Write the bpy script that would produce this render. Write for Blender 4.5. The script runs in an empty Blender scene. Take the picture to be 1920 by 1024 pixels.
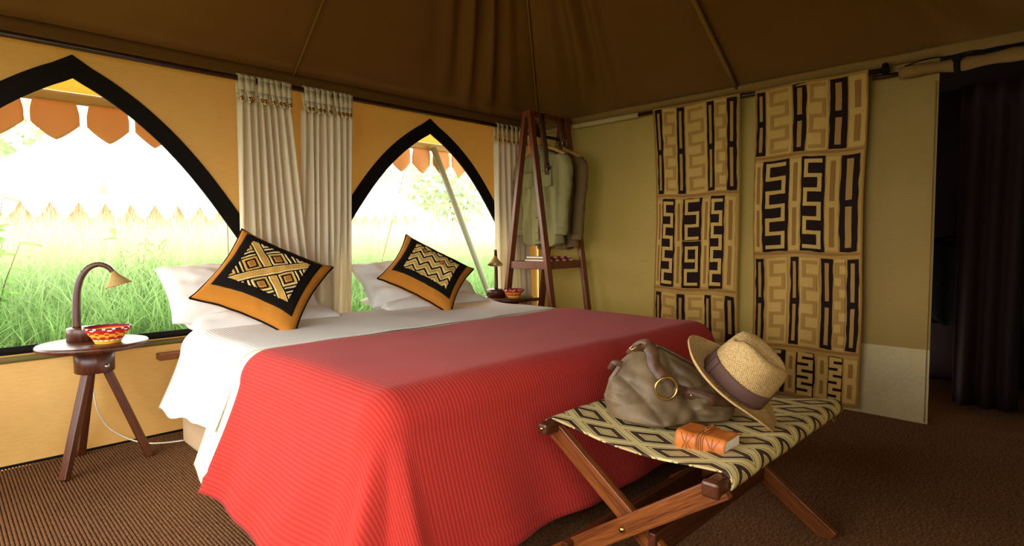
import bpy, bmesh, math, random
from math import sin, cos, pi, radians, sqrt, exp
from mathutils import Vector, Matrix, Euler, noise
from mathutils.bvhtree import BVHTree
random.seed(7)
sc = bpy.context.scene
COL = sc.collection
def s2l(h):
    h = h.lstrip('#'); r = []
    for i in (0, 2, 4):
        c = int(h[i:i+2], 16)/255
        r.append(c/12.92 if c <= .04045 else ((c+.055)/1.055)**2.4)
    return tuple(r)

# ------------------------------------------------------------------ camera, sky, sun, exposure
cd = bpy.data.cameras.new('camera'); cam = bpy.data.objects.new('camera', cd); COL.objects.link(cam)
yaw, pitch, roll = .7882, -.0568, -.0068
fw = Vector((sin(yaw)*cos(pitch), cos(yaw)*cos(pitch), sin(pitch)))
rt = Vector((cos(yaw), -sin(yaw), 0)); up = rt.cross(fw)
r2 = rt*cos(roll)+up*sin(roll); u2 = up*cos(roll)-rt*sin(roll)
M = Matrix((r2, u2, -fw)).transposed().to_4x4(); M.translation = Vector((-3.9189, -3.545, 1.05))
cam.matrix_world = M
cd.sensor_width = 36; cd.lens = 36*1083.14/1920; cd.clip_start = .02; cd.clip_end = 200
sc.camera = cam
sc.view_settings.view_transform = 'Standard'; sc.view_settings.look = 'None'
sc.view_settings.gamma = 1; sc.view_settings.use_curve_mapping = False
sc.view_settings.exposure = 1.28
w = bpy.data.worlds.new('sky'); sc.world = w; w.use_nodes = True
bg = w.node_tree.nodes['Background']
bg.inputs['Color'].default_value = (1.0, .985, .95, 1); bg.inputs['Strength'].default_value = 3.4
sd = bpy.data.lights.new('sun', 'SUN'); sun = bpy.data.objects.new('sun', sd); COL.objects.link(sun)
sd.energy = 3.2; sd.angle = radians(6); sd.color = (1, .95, .85)
sun.rotation_euler = Vector((-.25, -.45, -1)).to_track_quat('-Z', 'Y').to_euler()   # high, from the window side
def portal(name, loc, rot, sx, sy):
    l = bpy.data.lights.new(name, 'AREA'); o = bpy.data.objects.new(name, l); COL.objects.link(o)
    l.shape = 'RECTANGLE'; l.size = sx; l.size_y = sy; l.cycles.is_portal = True
    o.location = loc; o.rotation_euler = rot
portal('portal_window', (-3.39, .03, 1.15), (radians(-90), 0, 0), 1.8, 1.4)
portal('portal_window.001', (-1.22, .03, 1.15), (radians(-90), 0, 0), 1.8, 1.4)
portal('portal_side', (-4.6, -1.65, 1.15), (0, radians(-90), 0), 1.3, 2.7)
portal('portal_front', (-3.9, -3.68, 1.15), (radians(90), 0, 0), 1.0, 1.2)
sc.cycles.use_denoising = True
sc.cycles.max_bounces = 10; sc.cycles.diffuse_bounces = 6; sc.cycles.transmission_bounces = 6
sc.cycles.sample_clamp_indirect = 8

# ------------------------------------------------------------------ materials
class NT:
    def __init__(s, name):
        s.m = bpy.data.materials.new(name); s.m.use_nodes = True; s.t = s.m.node_tree; s.n = s.t.nodes; s.n.clear()
        s.out = s.n.new('ShaderNodeOutputMaterial')
    def put(s, sock, v):
        if isinstance(v, bpy.types.NodeSocket): s.t.links.new(v, sock)
        elif isinstance(v, (tuple, list)) and len(v) == 3 and sock.type == 'RGBA': sock.default_value = (*v, 1)
        else: sock.default_value = v
    def math(s, op, a, b=0, c=0):
        n = s.n.new('ShaderNodeMath'); n.operation = op
        for i, v in enumerate((a, b, c)): s.put(n.inputs[i], v)
        return n.outputs[0]
    def mix(s, f, a, b, blend='MIX'):
        n = s.n.new('ShaderNodeMix'); n.data_type = 'RGBA'; n.blend_type = blend
        s.put(n.inputs[0], f); s.put(n.inputs[6], a); s.put(n.inputs[7], b)
        return n.outputs[2]
    def coord(s, kind='Object', scale=(1, 1, 1), rot=(0, 0, 0)):
        c = s.n.new('ShaderNodeTexCoord'); m = s.n.new('ShaderNodeMapping')
        s.t.links.new(c.outputs[kind], m.inputs[0]); m.inputs['Scale'].default_value = scale; m.inputs['Rotation'].default_value = rot
        return m.outputs[0]
    def noise(s, co, scale, detail=3, rough=.5):
        n = s.n.new('ShaderNodeTexNoise'); s.t.links.new(co, n.inputs['Vector']); n.inputs['Scale'].default_value = scale
        n.inputs['Detail'].default_value = detail; n.inputs['Roughness'].default_value = rough
        return n.outputs['Fac']
    def ramp(s, f, stops):
        n = s.n.new('ShaderNodeValToRGB'); s.put(n.inputs[0], f); e = n.color_ramp.elements
        while len(e) < len(stops): e.new(.5)
        for x, (p, c) in zip(e, stops): x.position = p; x.color = (*c, 1)
        return n.outputs[0]
    def bump(s, h, strength=.3, dist=.002, prev=None):
        n = s.n.new('ShaderNodeBump'); s.put(n.inputs['Height'], h); n.inputs['Strength'].default_value = strength; n.inputs['Distance'].default_value = dist
        if prev: s.put(n.inputs['Normal'], prev)
        return n.outputs[0]
    def bsdf(s, col, rough=.7, normal=None, spec=.3, metal=0, sheen=0, trans=0, tcol=None):
        b = s.n.new('ShaderNodeBsdfPrincipled')
        s.put(b.inputs['Base Color'], col); s.put(b.inputs['Roughness'], rough); b.inputs['Specular IOR Level'].default_value = spec
        b.inputs['Metallic'].default_value = metal; b.inputs['Sheen Weight'].default_value = sheen
        if normal: s.put(b.inputs['Normal'], normal)
        o = b.outputs[0]
        if trans:
            t = s.n.new('ShaderNodeBsdfTranslucent'); s.put(t.inputs['Color'], tcol if tcol else col)
            if normal: s.put(t.inputs['Normal'], normal)
            x = s.n.new('ShaderNodeMixShader'); x.inputs[0].default_value = trans
            s.t.links.new(o, x.inputs[1]); s.t.links.new(t.outputs[0], x.inputs[2]); o = x.outputs[0]
        s.t.links.new(o, s.out.inputs[0])
        return s.m
def fabric(name, hexc, var=.12, slub=(30, 30, 500), rough=.85, trans=0, tcol=None, bump=.25, blotch=.08, spec=.1):
    t = NT(name); col = s2l(hexc)
    thr = t.noise(t.coord('Object', slub), 1.0, 2)
    wv = t.noise(t.coord('Object', (260, 260, 260)), 1.0, 1)
    big = t.noise(t.coord(), 2.2, 3)
    f = t.math('ADD', t.math('MULTIPLY', t.math('SUBTRACT', thr, .5), var*2.2), t.math('MULTIPLY', t.math('SUBTRACT', big, .5), blotch*3))
    k = t.math('ADD', f, 1.0)
    c = t.mix(1.0, col, k, 'MULTIPLY')
    n = t.bump(t.math('ADD', thr, t.math('MULTIPLY', wv, .6)), bump, .001)
    return t.bsdf(c, rough, n, spec, trans=trans, tcol=s2l(tcol) if tcol else None)
def wood(name, dark, light, along=(40, 40, 3), rough=.35, spec=.45, kind='Object'):
    t = NT(name)
    g = t.noise(t.coord(kind, along), 1.0, 4, .6); f = t.noise(t.coord(kind, tuple(a*4 for a in along)), 1.0, 2)
    x = t.math('ADD', t.math('MULTIPLY', g, .75), t.math('MULTIPLY', f, .25))
    c = t.ramp(x, [(.3, s2l(dark)), (.7, s2l(light))])
    return t.bsdf(c, t.math('ADD', t.math('MULTIPLY', f, .2), rough-.1), t.bump(x, .12, .001), spec)
def plain(name, hexc, rough=.5, spec=.4, metal=0, nscale=60, nb=.1, var=.1):
    t = NT(name); n = t.noise(t.coord(), nscale, 3)
    c = t.mix(1.0, s2l(hexc), t.math('ADD', t.math('MULTIPLY', t.math('SUBTRACT', n, .5), var*2), 1.0), 'MULTIPLY')
    return t.bsdf(c, rough, t.bump(n, nb, .001), spec, metal)
def leather(name, dark, light, rough=.45, nscale=9, spec=.4):
    t = NT(name); co = t.coord(); a = t.noise(co, nscale, 4, .6); b = t.noise(co, 300, 2)
    c = t.ramp(a, [(.3, s2l(dark)), (.68, s2l(light))])
    return t.bsdf(c, t.math('ADD', t.math('MULTIPLY', a, .3), rough-.1), t.bump(t.math('ADD', t.math('MULTIPLY', b, .4), a), .2, .003), spec)
def ribbed(name, ca, cb, spacing, strength=.5, rough=.85, sheen=0.0, trans=0):
    t = NT(name); co = t.coord('UV'); sep = t.n.new('ShaderNodeSeparateXYZ'); t.t.links.new(co, sep.inputs[0])
    wav = t.math('ADD', t.math('MULTIPLY', t.math('SINE', t.math('MULTIPLY', sep.outputs[0], 2*pi/spacing)), .5), .5)
    fine = t.noise(t.coord('UV', (500, 300, 1)), 1.0, 1)
    big = t.noise(t.coord(), 2.5, 2)
    c = t.mix(t.math('MULTIPLY', wav, 1.0), s2l(ca), s2l(cb))
    c = t.mix(1.0, c, t.math('ADD', .86, t.math('ADD', t.math('MULTIPLY', fine, .16), t.math('MULTIPLY', big, .12))), 'MULTIPLY')
    h = t.math('ADD', wav, t.math('MULTIPLY', fine, .25))
    return t.bsdf(c, rough, t.bump(h, strength, spacing*.12), .12, sheen=sheen, trans=trans)
MAT = {}
MAT['wall_gold'] = fabric('gold_canvas', '#b8955f', var=.2, trans=.14, tcol='#e3a33a', slub=(12, 12, 420))
MAT['wall_low'] = fabric('lower_canvas', '#c4a066', trans=.08, tcol='#e89c24', slub=(20, 20, 120), blotch=.22)
MAT['khaki'] = fabric('khaki_canvas', '#987e48', slub=(10, 14, 420), var=.16, trans=.017, tcol='#d2b548')
MAT['skirt'] = fabric('pale_skirt_canvas', '#c0ae82', slub=(60, 60, 60), blotch=.2)
MAT['olive'] = fabric('olive_tape', '#6f6238')
MAT['roof'] = fabric('roof_canvas', '#76522a', slub=(60, 60, 60), var=.06, blotch=.12)
MAT['roof_seam'] = fabric('roof_seam_canvas', '#8a6a3c', slub=(80, 80, 80))
MAT['black_cloth'] = fabric('black_cloth', '#17130f', slub=(200, 200, 200), bump=.3)
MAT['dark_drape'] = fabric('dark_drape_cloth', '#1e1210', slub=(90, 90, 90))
MAT['cream'] = fabric('cream_curtain', '#ebe2ca', trans=.38, tcol='#f4ead0', slub=(90, 90, 90), var=.05, blotch=.05)
MAT['white'] = fabric('white_cotton', '#eeece6', var=.03, slub=(80, 80, 80), blotch=.02, trans=.08)
MAT['creamsheet'] = fabric('cream_sheet', '#ece3cc', var=.03, slub=(80, 80, 80), blotch=.02)
MAT['bedbase'] = fabric('beige_upholstery', '#d3b58f', slub=(150, 150, 150))
MAT['white_rib'] = ribbed('white_ribbed_cotton', '#f0efe9', '#e2e1d9', .0148, .5)
MAT['red_rib'] = ribbed('red_ribbed_cotton', '#c23a30', '#ab2c24', .0148, .4, sheen=.06)
MAT['wood'] = wood('dark_hardwood', '#2c130a', '#5e2e17')
MAT['wood_mid'] = wood('oiled_hardwood', '#3c180a', '#9a5624', along=(70, 3.5, 1), kind='UV')
MAT['wood_rack'] = wood('reddish_hardwood', '#451a0d', '#8e4c2c', along=(60, 3, 1), kind='UV')
MAT['wood_leg'] = wood('dark_leg_hardwood', '#2a110a', '#673418', along=(60, 3, 1), kind='UV')
MAT['wood_pale'] = wood('pale_hanger_wood', '#b07a42', '#d6a468', along=(60, 6, 60))
MAT['rod'] = wood('rod_wood', '#1d0d08', '#3c1c12', along=(30, 30, 30))
MAT['brass'] = plain('brass', '#c8a860', .28, .5, 1.0)
MAT['steel'] = plain('steel', '#b9b4a8', .3, .5, 1.0)
MAT['orange_cloth'] = fabric('ochre_cloth', '#b5742a', slub=(120, 120, 120), var=.06)
MAT['gold_pile'] = fabric('gold_pile', '#cf9f4a', slub=(350, 350, 350), bump=.8)
MAT['cream_pile'] = fabric('cream_pile', '#e6cf90', slub=(350, 350, 350), bump=.8)
MAT['tan_pile'] = fabric('tan_pile', '#a86c34', slub=(350, 350, 350), bump=.8)
MAT['black_pile'] = fabric('black_pile', '#1c1410', slub=(350, 350, 350), bump=.8)
MAT['kuba_ground'] = fabric('raffia_ground', '#a98242', slub=(14, 120, 260), var=.2)
MAT['kuba_light'] = fabric('pale_raffia', '#bd9852', slub=(14, 260, 120), var=.2)
MAT['kuba_tan'] = fabric('tan_raffia', '#8f6632', slub=(14, 200, 200), var=.2)
MAT['kuba_fret'] = fabric('faded_raffia', '#a27a3e', slub=(14, 200, 200), var=.2)
MAT['kuba_slot'] = fabric('brown_gold_raffia', '#a07a42', slub=(14, 200, 200), var=.2)
MAT['sleeve'] = fabric('sleeve_canvas', '#b8a274')
MAT['kuba_dark'] = fabric('dark_raffia', '#231511', slub=(14, 200, 200), var=.25)
MAT['red_stitch'] = plain('red_raffia', '#b8231f', .7, .1, nscale=300, nb=.4)
MAT['yellow_stitch'] = plain('yellow_raffia', '#e8a12c', .7, .1, nscale=300, nb=.4)
MAT['white_stitch'] = plain('white_raffia', '#ece2d2', .7, .1, nscale=300, nb=.4)
MAT['purple_stitch'] = plain('maroon_raffia', '#6a2a3c', .7, .1, nscale=300, nb=.4)
MAT['gourd'] = plain('gourd_shade', '#a88a52', .6, .2, nscale=90, nb=.4, var=.3)
MAT['bulb'] = plain('frosted_bulb', '#f4efe4', .3, .5)
MAT['bag'] = leather('olive_brown_leather', '#57452f', '#86704f', .5, 7)
MAT['mouth_shade'] = fabric('bag_mouth_shade', '#1f1712')
MAT['strap'] = leather('brown_strap_leather', '#4a3020', '#6a4a34', .4, 30)
MAT['book'] = leather('orange_leather', '#a3501a', '#cf7830', .4, 14)
MAT['cord'] = leather('tan_cord', '#8a4a1c', '#b56e32', .5, 60)
MAT['page'] = fabric('paper_edge', '#ece6d6', slub=(10, 10, 900), var=.2)
MAT['band'] = fabric('hat_ribbon', '#6a4f48', slub=(200, 200, 200), var=.06)
MAT['shirt_green'] = fabric('olive_shirt_cloth', '#8a8256', slub=(100, 100, 100), blotch=.15)
MAT['shirt_brown'] = fabric('brown_shirt_cloth', '#7a6240', slub=(100, 100, 100), blotch=.15)
MAT['awning'] = fabric('orange_awning', '#bf924e', trans=.10, tcol='#f3a52c', slub=(12, 12, 300))
MAT['valance'] = fabric('orange_valance', '#ad8052', trans=.13, tcol='#d0904c', slub=(200, 12, 200))
MAT['hem'] = fabric('valance_hem', '#877446', trans=.03, slub=(12, 12, 300))
MAT['polepaint'] = plain('pale_pole', '#6a6c56', .6, .2)
MAT['tentwhite'] = fabric('white_tent_canvas', '#ece6da', trans=.1)
MAT['tent_glare'] = fabric('glare_washed_rust_canvas', '#d6ab90')  # rust canvas lightened, outdoor glare put into its base colour
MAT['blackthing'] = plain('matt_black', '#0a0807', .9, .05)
def straw():
    t = NT('woven_straw'); co = t.coord('UV'); sep = t.n.new('ShaderNodeSeparateXYZ'); t.t.links.new(co, sep.inputs[0])
    a = t.math('SINE', t.math('MULTIPLY', sep.outputs[0], 2*pi*66)); b = t.math('SINE', t.math('MULTIPLY', sep.outputs[1], 2*pi*60))
    ch = t.math('ADD', t.math('MULTIPLY', t.math('MULTIPLY', a, b), .5), .5)
    n = t.noise(t.coord('Object', (160, 160, 160)), 1.0, 2)
    f = t.math('ADD', t.math('MULTIPLY', ch, .6), t.math('MULTIPLY', n, .5))
    c = t.ramp(f, [(.22, s2l('#775629')), (.5, s2l('#c39c60')), (.8, s2l('#e6cb96'))])
    return t.bsdf(c, .75, t.bump(f, .7, .003), .15)
MAT['straw'] = straw()
def stoolprint():
    t = NT('diamond_print_canvas'); co = t.coord('UV'); sep = t.n.new('ShaderNodeSeparateXYZ'); t.t.links.new(co, sep.inputs[0])
    fx = t.math('ABSOLUTE', t.math('SUBTRACT', t.math('FRACT', sep.outputs[0]), .5))
    fy = t.math('ABSOLUTE', t.math('SUBTRACT', t.math('FRACT', sep.outputs[1]), .5))
    d = t.math('ADD', fx, fy)                       # 0 centre .. 1 corner of the cell; diamonds at both
    d2 = t.math('MULTIPLY', t.math('MINIMUM', d, t.math('SUBTRACT', 1.0, d)), 2.0)
    cream, olive, dark, tan = s2l('#d9c78c'), s2l('#8a7330'), s2l('#43302a'), s2l('#c4ad78')
    r = t.n.new('ShaderNodeValToRGB'); r.color_ramp.interpolation = 'CONSTANT'; t.put(r.inputs[0], d2)
    stops = [(0, tan), (.26, olive), (.31, cream), (.38, dark), (.66, cream), (.76, olive), (.82, cream)]
    e = r.color_ramp.elements
    while len(e) < len(stops): e.new(.5)
    for x, (p, c) in zip(e, stops): x.position = p; x.color = (*c, 1)
    n = t.noise(t.coord('Object', (300, 300, 300)), 1.0, 2)
    c = t.mix(1.0, r.outputs[0], t.math('ADD', .85, t.math('MULTIPLY', n, .3)), 'MULTIPLY')
    return t.bsdf(c, .55, t.bump(n, .2, .001), .3)
MAT['stool'] = stoolprint()
def sisal():
    t = NT('brown_sisal'); n = t.noise(t.coord('Object', (80, 110, 80)), 1.0, 2); b = t.noise(t.coord(), 1.5, 3)
    c = t.ramp(t.math('ADD', t.math('MULTIPLY', n, .8), t.math('MULTIPLY', b, .2)), [(.3, s2l('#3a2414')), (.55, s2l('#6e4a2c')), (.8, s2l('#96704a'))])
    return t.bsdf(c, .85, t.bump(n, .35, .002), .15)
MAT['sisal'] = sisal()
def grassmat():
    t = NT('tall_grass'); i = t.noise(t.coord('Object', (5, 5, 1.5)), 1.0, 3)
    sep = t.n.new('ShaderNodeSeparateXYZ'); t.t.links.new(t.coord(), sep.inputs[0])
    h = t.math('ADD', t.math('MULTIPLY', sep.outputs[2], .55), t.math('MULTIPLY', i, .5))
    c = t.ramp(h, [(.2, s2l('#4a7038')), (.5, s2l('#769a58')), (.95, s2l('#b2c090'))])     # green blades, pale straw seed heads; haze also put into the pale tops
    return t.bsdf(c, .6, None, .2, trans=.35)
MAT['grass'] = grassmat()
MAT['leaf'] = fabric('green_leaf', '#6a9a4a', slub=(12, 12, 12), trans=.35, tcol='#8fc060', bump=.05, blotch=.2)
MAT['soil'] = plain('ground_soil', '#7a7a48', .95, .05, nscale=3, var=.3)
MAT['hazeleaf'] = plain('hazed_leaf', '#a3b58a', .6, .2, nscale=2, var=.3)  # leaves paled, distance haze put into the base colour
MAT['bark'] = plain('tree_bark', '#6a5a44', .9, .1)

# ------------------------------------------------------------------ mesh builder
class MB:
    def __init__(s): s.v = []; s.f = []; s.mi = []; s.uv = []; s.sm = []
    def add(s, vs, fs, mi=0, uvs=None, smooth=True):
        o = len(s.v); s.v += [tuple(v) for v in vs]
        for k, f in enumerate(fs):
            s.f.append(tuple(i+o for i in f)); s.mi.append(mi if isinstance(mi, int) else mi[k]); s.sm.append(smooth)
            s.uv.append([uvs[i] for i in f] if uvs else [(0, 0)]*len(f))
    def grid(s, nu, nv, fn, mi=0, uv=None, closed=False, flip=False):
        vs = [fn(i/nu, j/nv) for j in range(nv+1) for i in range(nu+1)]
        uvs = [(uv(i/nu, j/nv) if uv else (i/nu, j/nv)) for j in range(nv+1) for i in range(nu+1)]
        fs = []; ms = []
        for j in range(nv):
            for i in range(nu):
                a = j*(nu+1)+i; q = (a, a+1, a+nu+2, a+nu+1)
                fs.append(q[::-1] if flip else q); ms.append(mi((i+.5)/nu, (j+.5)/nv) if callable(mi) else mi)
        s.add(vs, fs, ms, uvs)
    def box(s, c, d, R=None, mi=0):
        c = Vector(c); vs = []
        for x in (-.5, .5):
            for y in (-.5, .5):
                for z in (-.5, .5):
                    p = Vector((x*d[0], y*d[1], z*d[2])); vs.append(c+(R @ p if R else p))
        j = len(s.v)*.37 % 7
        uv = [((x*d[0]+y*d[1])+j, z*d[2]+j) for x in (-.5, .5) for y in (-.5, .5) for z in (-.5, .5)]
        s.add(vs, [(0, 1, 3, 2), (4, 6, 7, 5), (0, 4, 5, 1), (2, 3, 7, 6), (0, 2, 6, 4), (1, 5, 7, 3)], mi, uv, smooth=False)
    def bar(s, a, b, wd, ht, upv=(0, 0, 1), mi=0):
        a = Vector(a); b = Vector(b); z = (b-a).normalized(); x = Vector(upv).cross(z)
        if x.length < 1e-4: x = Vector((1, 0, 0))
        x.normalize(); y = z.cross(x)
        s.box((a+b)/2, (wd, ht, (b-a).length), Matrix((x, y, z)).transposed(), mi)
    def tube(s, pts, r, n=10, mi=0, caps=True, flat=1.0):
        pts = [Vector(p) for p in pts]; N = len(pts); rs = r if isinstance(r, (list, tuple)) else [r]*N
        vs = []; x = None
        for i, p in enumerate(pts):
            t = (pts[min(i+1, N-1)]-pts[max(i-1, 0)]).normalized()
            if x is None: x = t.orthogonal().normalized()
            else: x = (x-t*x.dot(t)).normalized()
            y = t.cross(x)
            for k in range(n):
                a = 2*pi*k/n; vs.append(p+(x*cos(a)+y*sin(a)*flat)*rs[i])
        fs = [(i*n+k, i*n+(k+1) % n, (i+1)*n+(k+1) % n, (i+1)*n+k) for i in range(N-1) for k in range(n)]
        if caps: fs += [tuple(range(n))[::-1], tuple(range((N-1)*n, N*n))]
        s.add(vs, fs, mi)
    def lathe(s, prof, c=(0, 0, 0), n=40, R=None, mi=0, sx=1, sy=1):
        c = Vector(c); vs = []
        for r, z in prof:
            for k in range(n):
                a = 2*pi*k/n; p = Vector((r*cos(a)*sx, r*sin(a)*sy, z)); vs.append(c+(R @ p if R else p))
        fs = []; ms = []; P = len(prof); uvs = [(k/n, i/P) for i in range(P) for k in range(n)]
        for i in range(P-1):
            for k in range(n):
                fs.append((i*n+k, i*n+(k+1) % n, (i+1)*n+(k+1) % n, (i+1)*n+k)); ms.append(mi(i, k) if callable(mi) else mi)
        s.add(vs, fs, ms, uvs)
    def build(s, name, mats, parent=None, bevel=0, solid=0, subsurf=0, loc=None, offset=0, weld=0):
        base = Vector(loc) if loc else Vector((0, 0, 0))
        if parent is not None:
            q = parent
            base = Vector((0, 0, 0))
            while q is not None: base += q.location; q = q.parent
        me = bpy.data.meshes.new(name)
        me.from_pydata([tuple(Vector(v)-base) for v in s.v], [], s.f)
        mats = mats if isinstance(mats, (list, tuple)) else [mats]
        for m in mats: me.materials.append(MAT[m])
        me.polygons.foreach_set('material_index', s.mi); me.polygons.foreach_set('use_smooth', s.sm)
        ul = me.uv_layers.new(name='UVMap'); flat = [c for f in s.uv for u in f for c in u]; ul.data.foreach_set('uv', flat)
        if weld:
            b = bmesh.new(); b.from_mesh(me); bmesh.ops.remove_doubles(b, verts=b.verts, dist=weld); b.to_mesh(me); b.free()
        me.update()
        o = bpy.data.objects.new(name, me); COL.objects.link(o)
        if parent is not None: o.parent = parent
        elif loc: o.location = loc
        if bevel:
            b = o.modifiers.new('bevel', 'BEVEL'); b.width = bevel; b.segments = 2; b.limit_method = 'ANGLE'; b.angle_limit = radians(40)
        if solid:
            b = o.modifiers.new('solid', 'SOLIDIFY'); b.thickness = solid; b.offset = offset
        if subsurf:
            b = o.modifiers.new('sub', 'SUBSURF'); b.levels = subsurf; b.render_levels = subsurf
        return o
def tag(o, label=None, cat=None, group=None, kind=None):
    if label: o['label'] = label
    if cat: o['category'] = cat
    if group: o['group'] = group
    if kind: o['kind'] = kind
    return o
def empty(name, loc, label=None, cat=None, group=None, kind=None):
    o = bpy.data.objects.new(name, None); COL.objects.link(o); o.location = loc; o.empty_display_size = .05
    return tag(o, label, cat, group, kind)
def struct(o): o['kind'] = 'structure'; return o
def lerp(a, b, t): return a+(b-a)*t
def interp(tab, x):
    if x <= tab[0][0]: return tab[0][1]
    for (a, p), (b, q) in zip(tab, tab[1:]):
        if x <= b: return p+(q-p)*(x-a)/(b-a)
    return tab[-1][1]
def nz(x, y, z=0): return noise.noise(Vector((x, y, z)))
def resample(pts, n):
    pts = [Vector(p) for p in pts]; L = [0]
    for a, b in zip(pts, pts[1:]): L.append(L[-1]+(b-a).length)
    out = []
    for i in range(n+1):
        d = L[-1]*i/n; k = 0
        while k < len(L)-2 and L[k+1] < d: k += 1
        out.append(pts[k].lerp(pts[k+1], (d-L[k])/max(1e-9, L[k+1]-L[k])))
    return out
def smooth_path(pts, n):          # Catmull-Rom
    P = [Vector(p) for p in pts]; P = [P[0]*2-P[1]]+P+[P[-1]*2-P[-2]]; out = []
    for i in range(1, len(P)-2):
        for k in range(n):
            t = k/n; a, b, c, d = P[i-1:i+3]
            out.append(.5*((2*b)+(c-a)*t+(2*a-5*b+4*c-d)*t*t+(3*b-a-3*c+d)*t**3))
    return out+[P[-2]]

# ================================================================== THE SETTING
# floor: ribbed sisal, real ribs
XL, XR, YF = -4.58, 0.0, -3.66
m = MB(); pit = .0125; n = int((2.4-XL)/pit)
for k in range(n):
    x = XL+k*pit; ys = [YF-.2, -2.2, -.9, 0.0] if x < 0 else [YF-.2, -2.6]
    prof = [(0, -.009), (.18, -.002), (.5, .001), (.82, -.002), (1, -.009)]
    vs = [(x+a*pit, y, h) for y in ys for a, h in prof]; fs = []
    for j in range(len(ys)-1):
        for i in range(4): fs.append((j*5+i, j*5+i+1, (j+1)*5+i+1, (j+1)*5+i))
    m.add(vs, fs)
fl = m.build('floor', 'sisal'); struct(fl)

# window wall, with two pointed openings
SILL, TOP = .565, 2.06
ARCH = [(0, 1.86), (.12, 1.79), (.235, 1.714), (.365, 1.592), (.49, 1.446), (.62, 1.276), (.763, 1.075), (.87, .90)]
HW = .87
ARCH = [(0, 1.86)]+[(a/24*.87, 0) for a in range(1, 25)]
def _arch(a):          # smooth pointed curve through the measured points
    K = [(0, 1.86), (.12, 1.79), (.235, 1.708), (.365, 1.592), (.49, 1.450), (.62, 1.276), (.763, 1.065), (.87, .89)]
    num = den = 0
    for j in range(-6, 7):
        x = a+j*.016; wgt = exp(-(j/3.2)**2); x = abs(x) if a > .1 else max(0, x)
        y = K[-1][1]-(x-.87)*1.63 if x > .87 else None
        if y is None:
            for (p, q), (b, c) in zip(K, K[1:]):
                if x <= b: y = q+(c-q)*(x-p)/(b-p); break
        num += wgt*y; den += wgt
    return num/den
ARCH = [(0, 1.86)]+[(a, _arch(a)) for a, _ in ARCH[1:]]
CX = (-3.39, -1.223)
def arch_h(x, cx): return interp(ARCH, abs(x-cx))
def wob(x, z): return .012*sin(2.3*x+1)*sin(pi*min(1, max(0, z/2.0)))+.006*nz(x*2.5, z*2.5, 3)
def wall_cols():
    xs = set()
    for c in CX:
        for k in range(-16, 17): xs.add(round(c+HW*k/16, 5))
    x = XL
    while x <= 0: xs.add(round(x, 5)); x += .12
    xs.add(0.0)
    return sorted(xs)
m = MB(); xs = wall_cols()
def in_win(xm):
    for c in CX:
        if abs(xm-c) < HW: return c
    return None
def strip(mm, xa, xb, zfa, zfb, n, mi):
    vs = []
    for j in range(n+1):
        t = j/n
        for x, (z0, z1) in ((xa, zfa), (xb, zfb)):
            z = lerp(z0, z1, t); vs.append((x, wob(x, z), z))
    mm.add(vs, [(2*j, 2*j+1, 2*j+3, 2*j+2) for j in range(n)], mi)
low = MB()
for xa, xb in zip(xs, xs[1:]):
    strip(low, xa, xb, (-.03, .50), (-.03, .50), 8, 0)
    strip(m, xa, xb, (.50, SILL), (.50, SILL), 1, 0)
    c = in_win((xa+xb)/2)
    if c is None: strip(m, xa, xb, (SILL, TOP), (SILL, TOP), 14, 0)
    else: strip(m, xa, xb, (arch_h(xa, c), TOP), (arch_h(xb, c), TOP), 8, 0)
wb = struct(m.build('wall_back', 'wall_gold'))
lw = low.build('lower_panel', 'wall_low', wb)
m = MB()
m.grid(60, 1, lambda u, v: (lerp(XL, 0, u), wob(lerp(XL, 0, u), .5)-.004, .494+.03*v)); m.build('olive_tape', 'olive', wb, solid=.004)
m = MB(); m.grid(60, 2, lambda u, v: (lerp(XL, 0, u), wob(lerp(XL, 0, u), .04)-.006, .001+.012*v)); m.build('floor_tape', 'black_cloth', wb, solid=.004)
for i, c in enumerate(CX):
    root = empty('window_%d' % (i+1), (c, 0, SILL), kind='structure')
    pts = [Vector((-HW, 0, SILL))]+[Vector((-a, 0, h)) for a, h in ARCH[::-1]]+[Vector((a, 0, h)) for a, h in ARCH[1:]]+[Vector((HW, 0, SILL))]
    def off(k, d):
        a = pts[max(k-1, 0)]; b = pts[min(k+1, len(pts)-1)]; t = (b-a).normalized(); nn = Vector((-t.z, 0, t.x))
        if k == 0 or k == len(pts)-1: nn.z = 0; nn.normalize()
        if abs(pts[k].x) < 1e-6: return pts[k]+Vector((0, 0, d*1.22))
        return pts[k]+nn*d
    m = MB(); vs = []
    for k in range(len(pts)):
        a = off(k, -.004); b = off(k, .088)
        for p in (a, b): x, z = c+p.x, p.z; vs += [(x, wob(x, z)-.008, z), (x, wob(x, z)+.006, z)]
    fs = []
    for k in range(len(pts)-1):
        o = 4*k; q = o+4
        fs += [(o, o+2, q+2, q), (o+1, q+1, q+3, o+3), (o, q, q+1, o+1), (o+2, o+3, q+3, q+2)]
    m.add(vs, fs, smooth=False); m.build('arch_band', 'black_cloth', root)
    m = MB(); m.grid(20, 1, lambda u, v: (c-HW-.08+(2*HW+.16)*u, wob(c, .55)-.012, .534+.036*v)); m.build('sill_band', 'black_cloth', root, solid=.02, offset=0)

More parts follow.
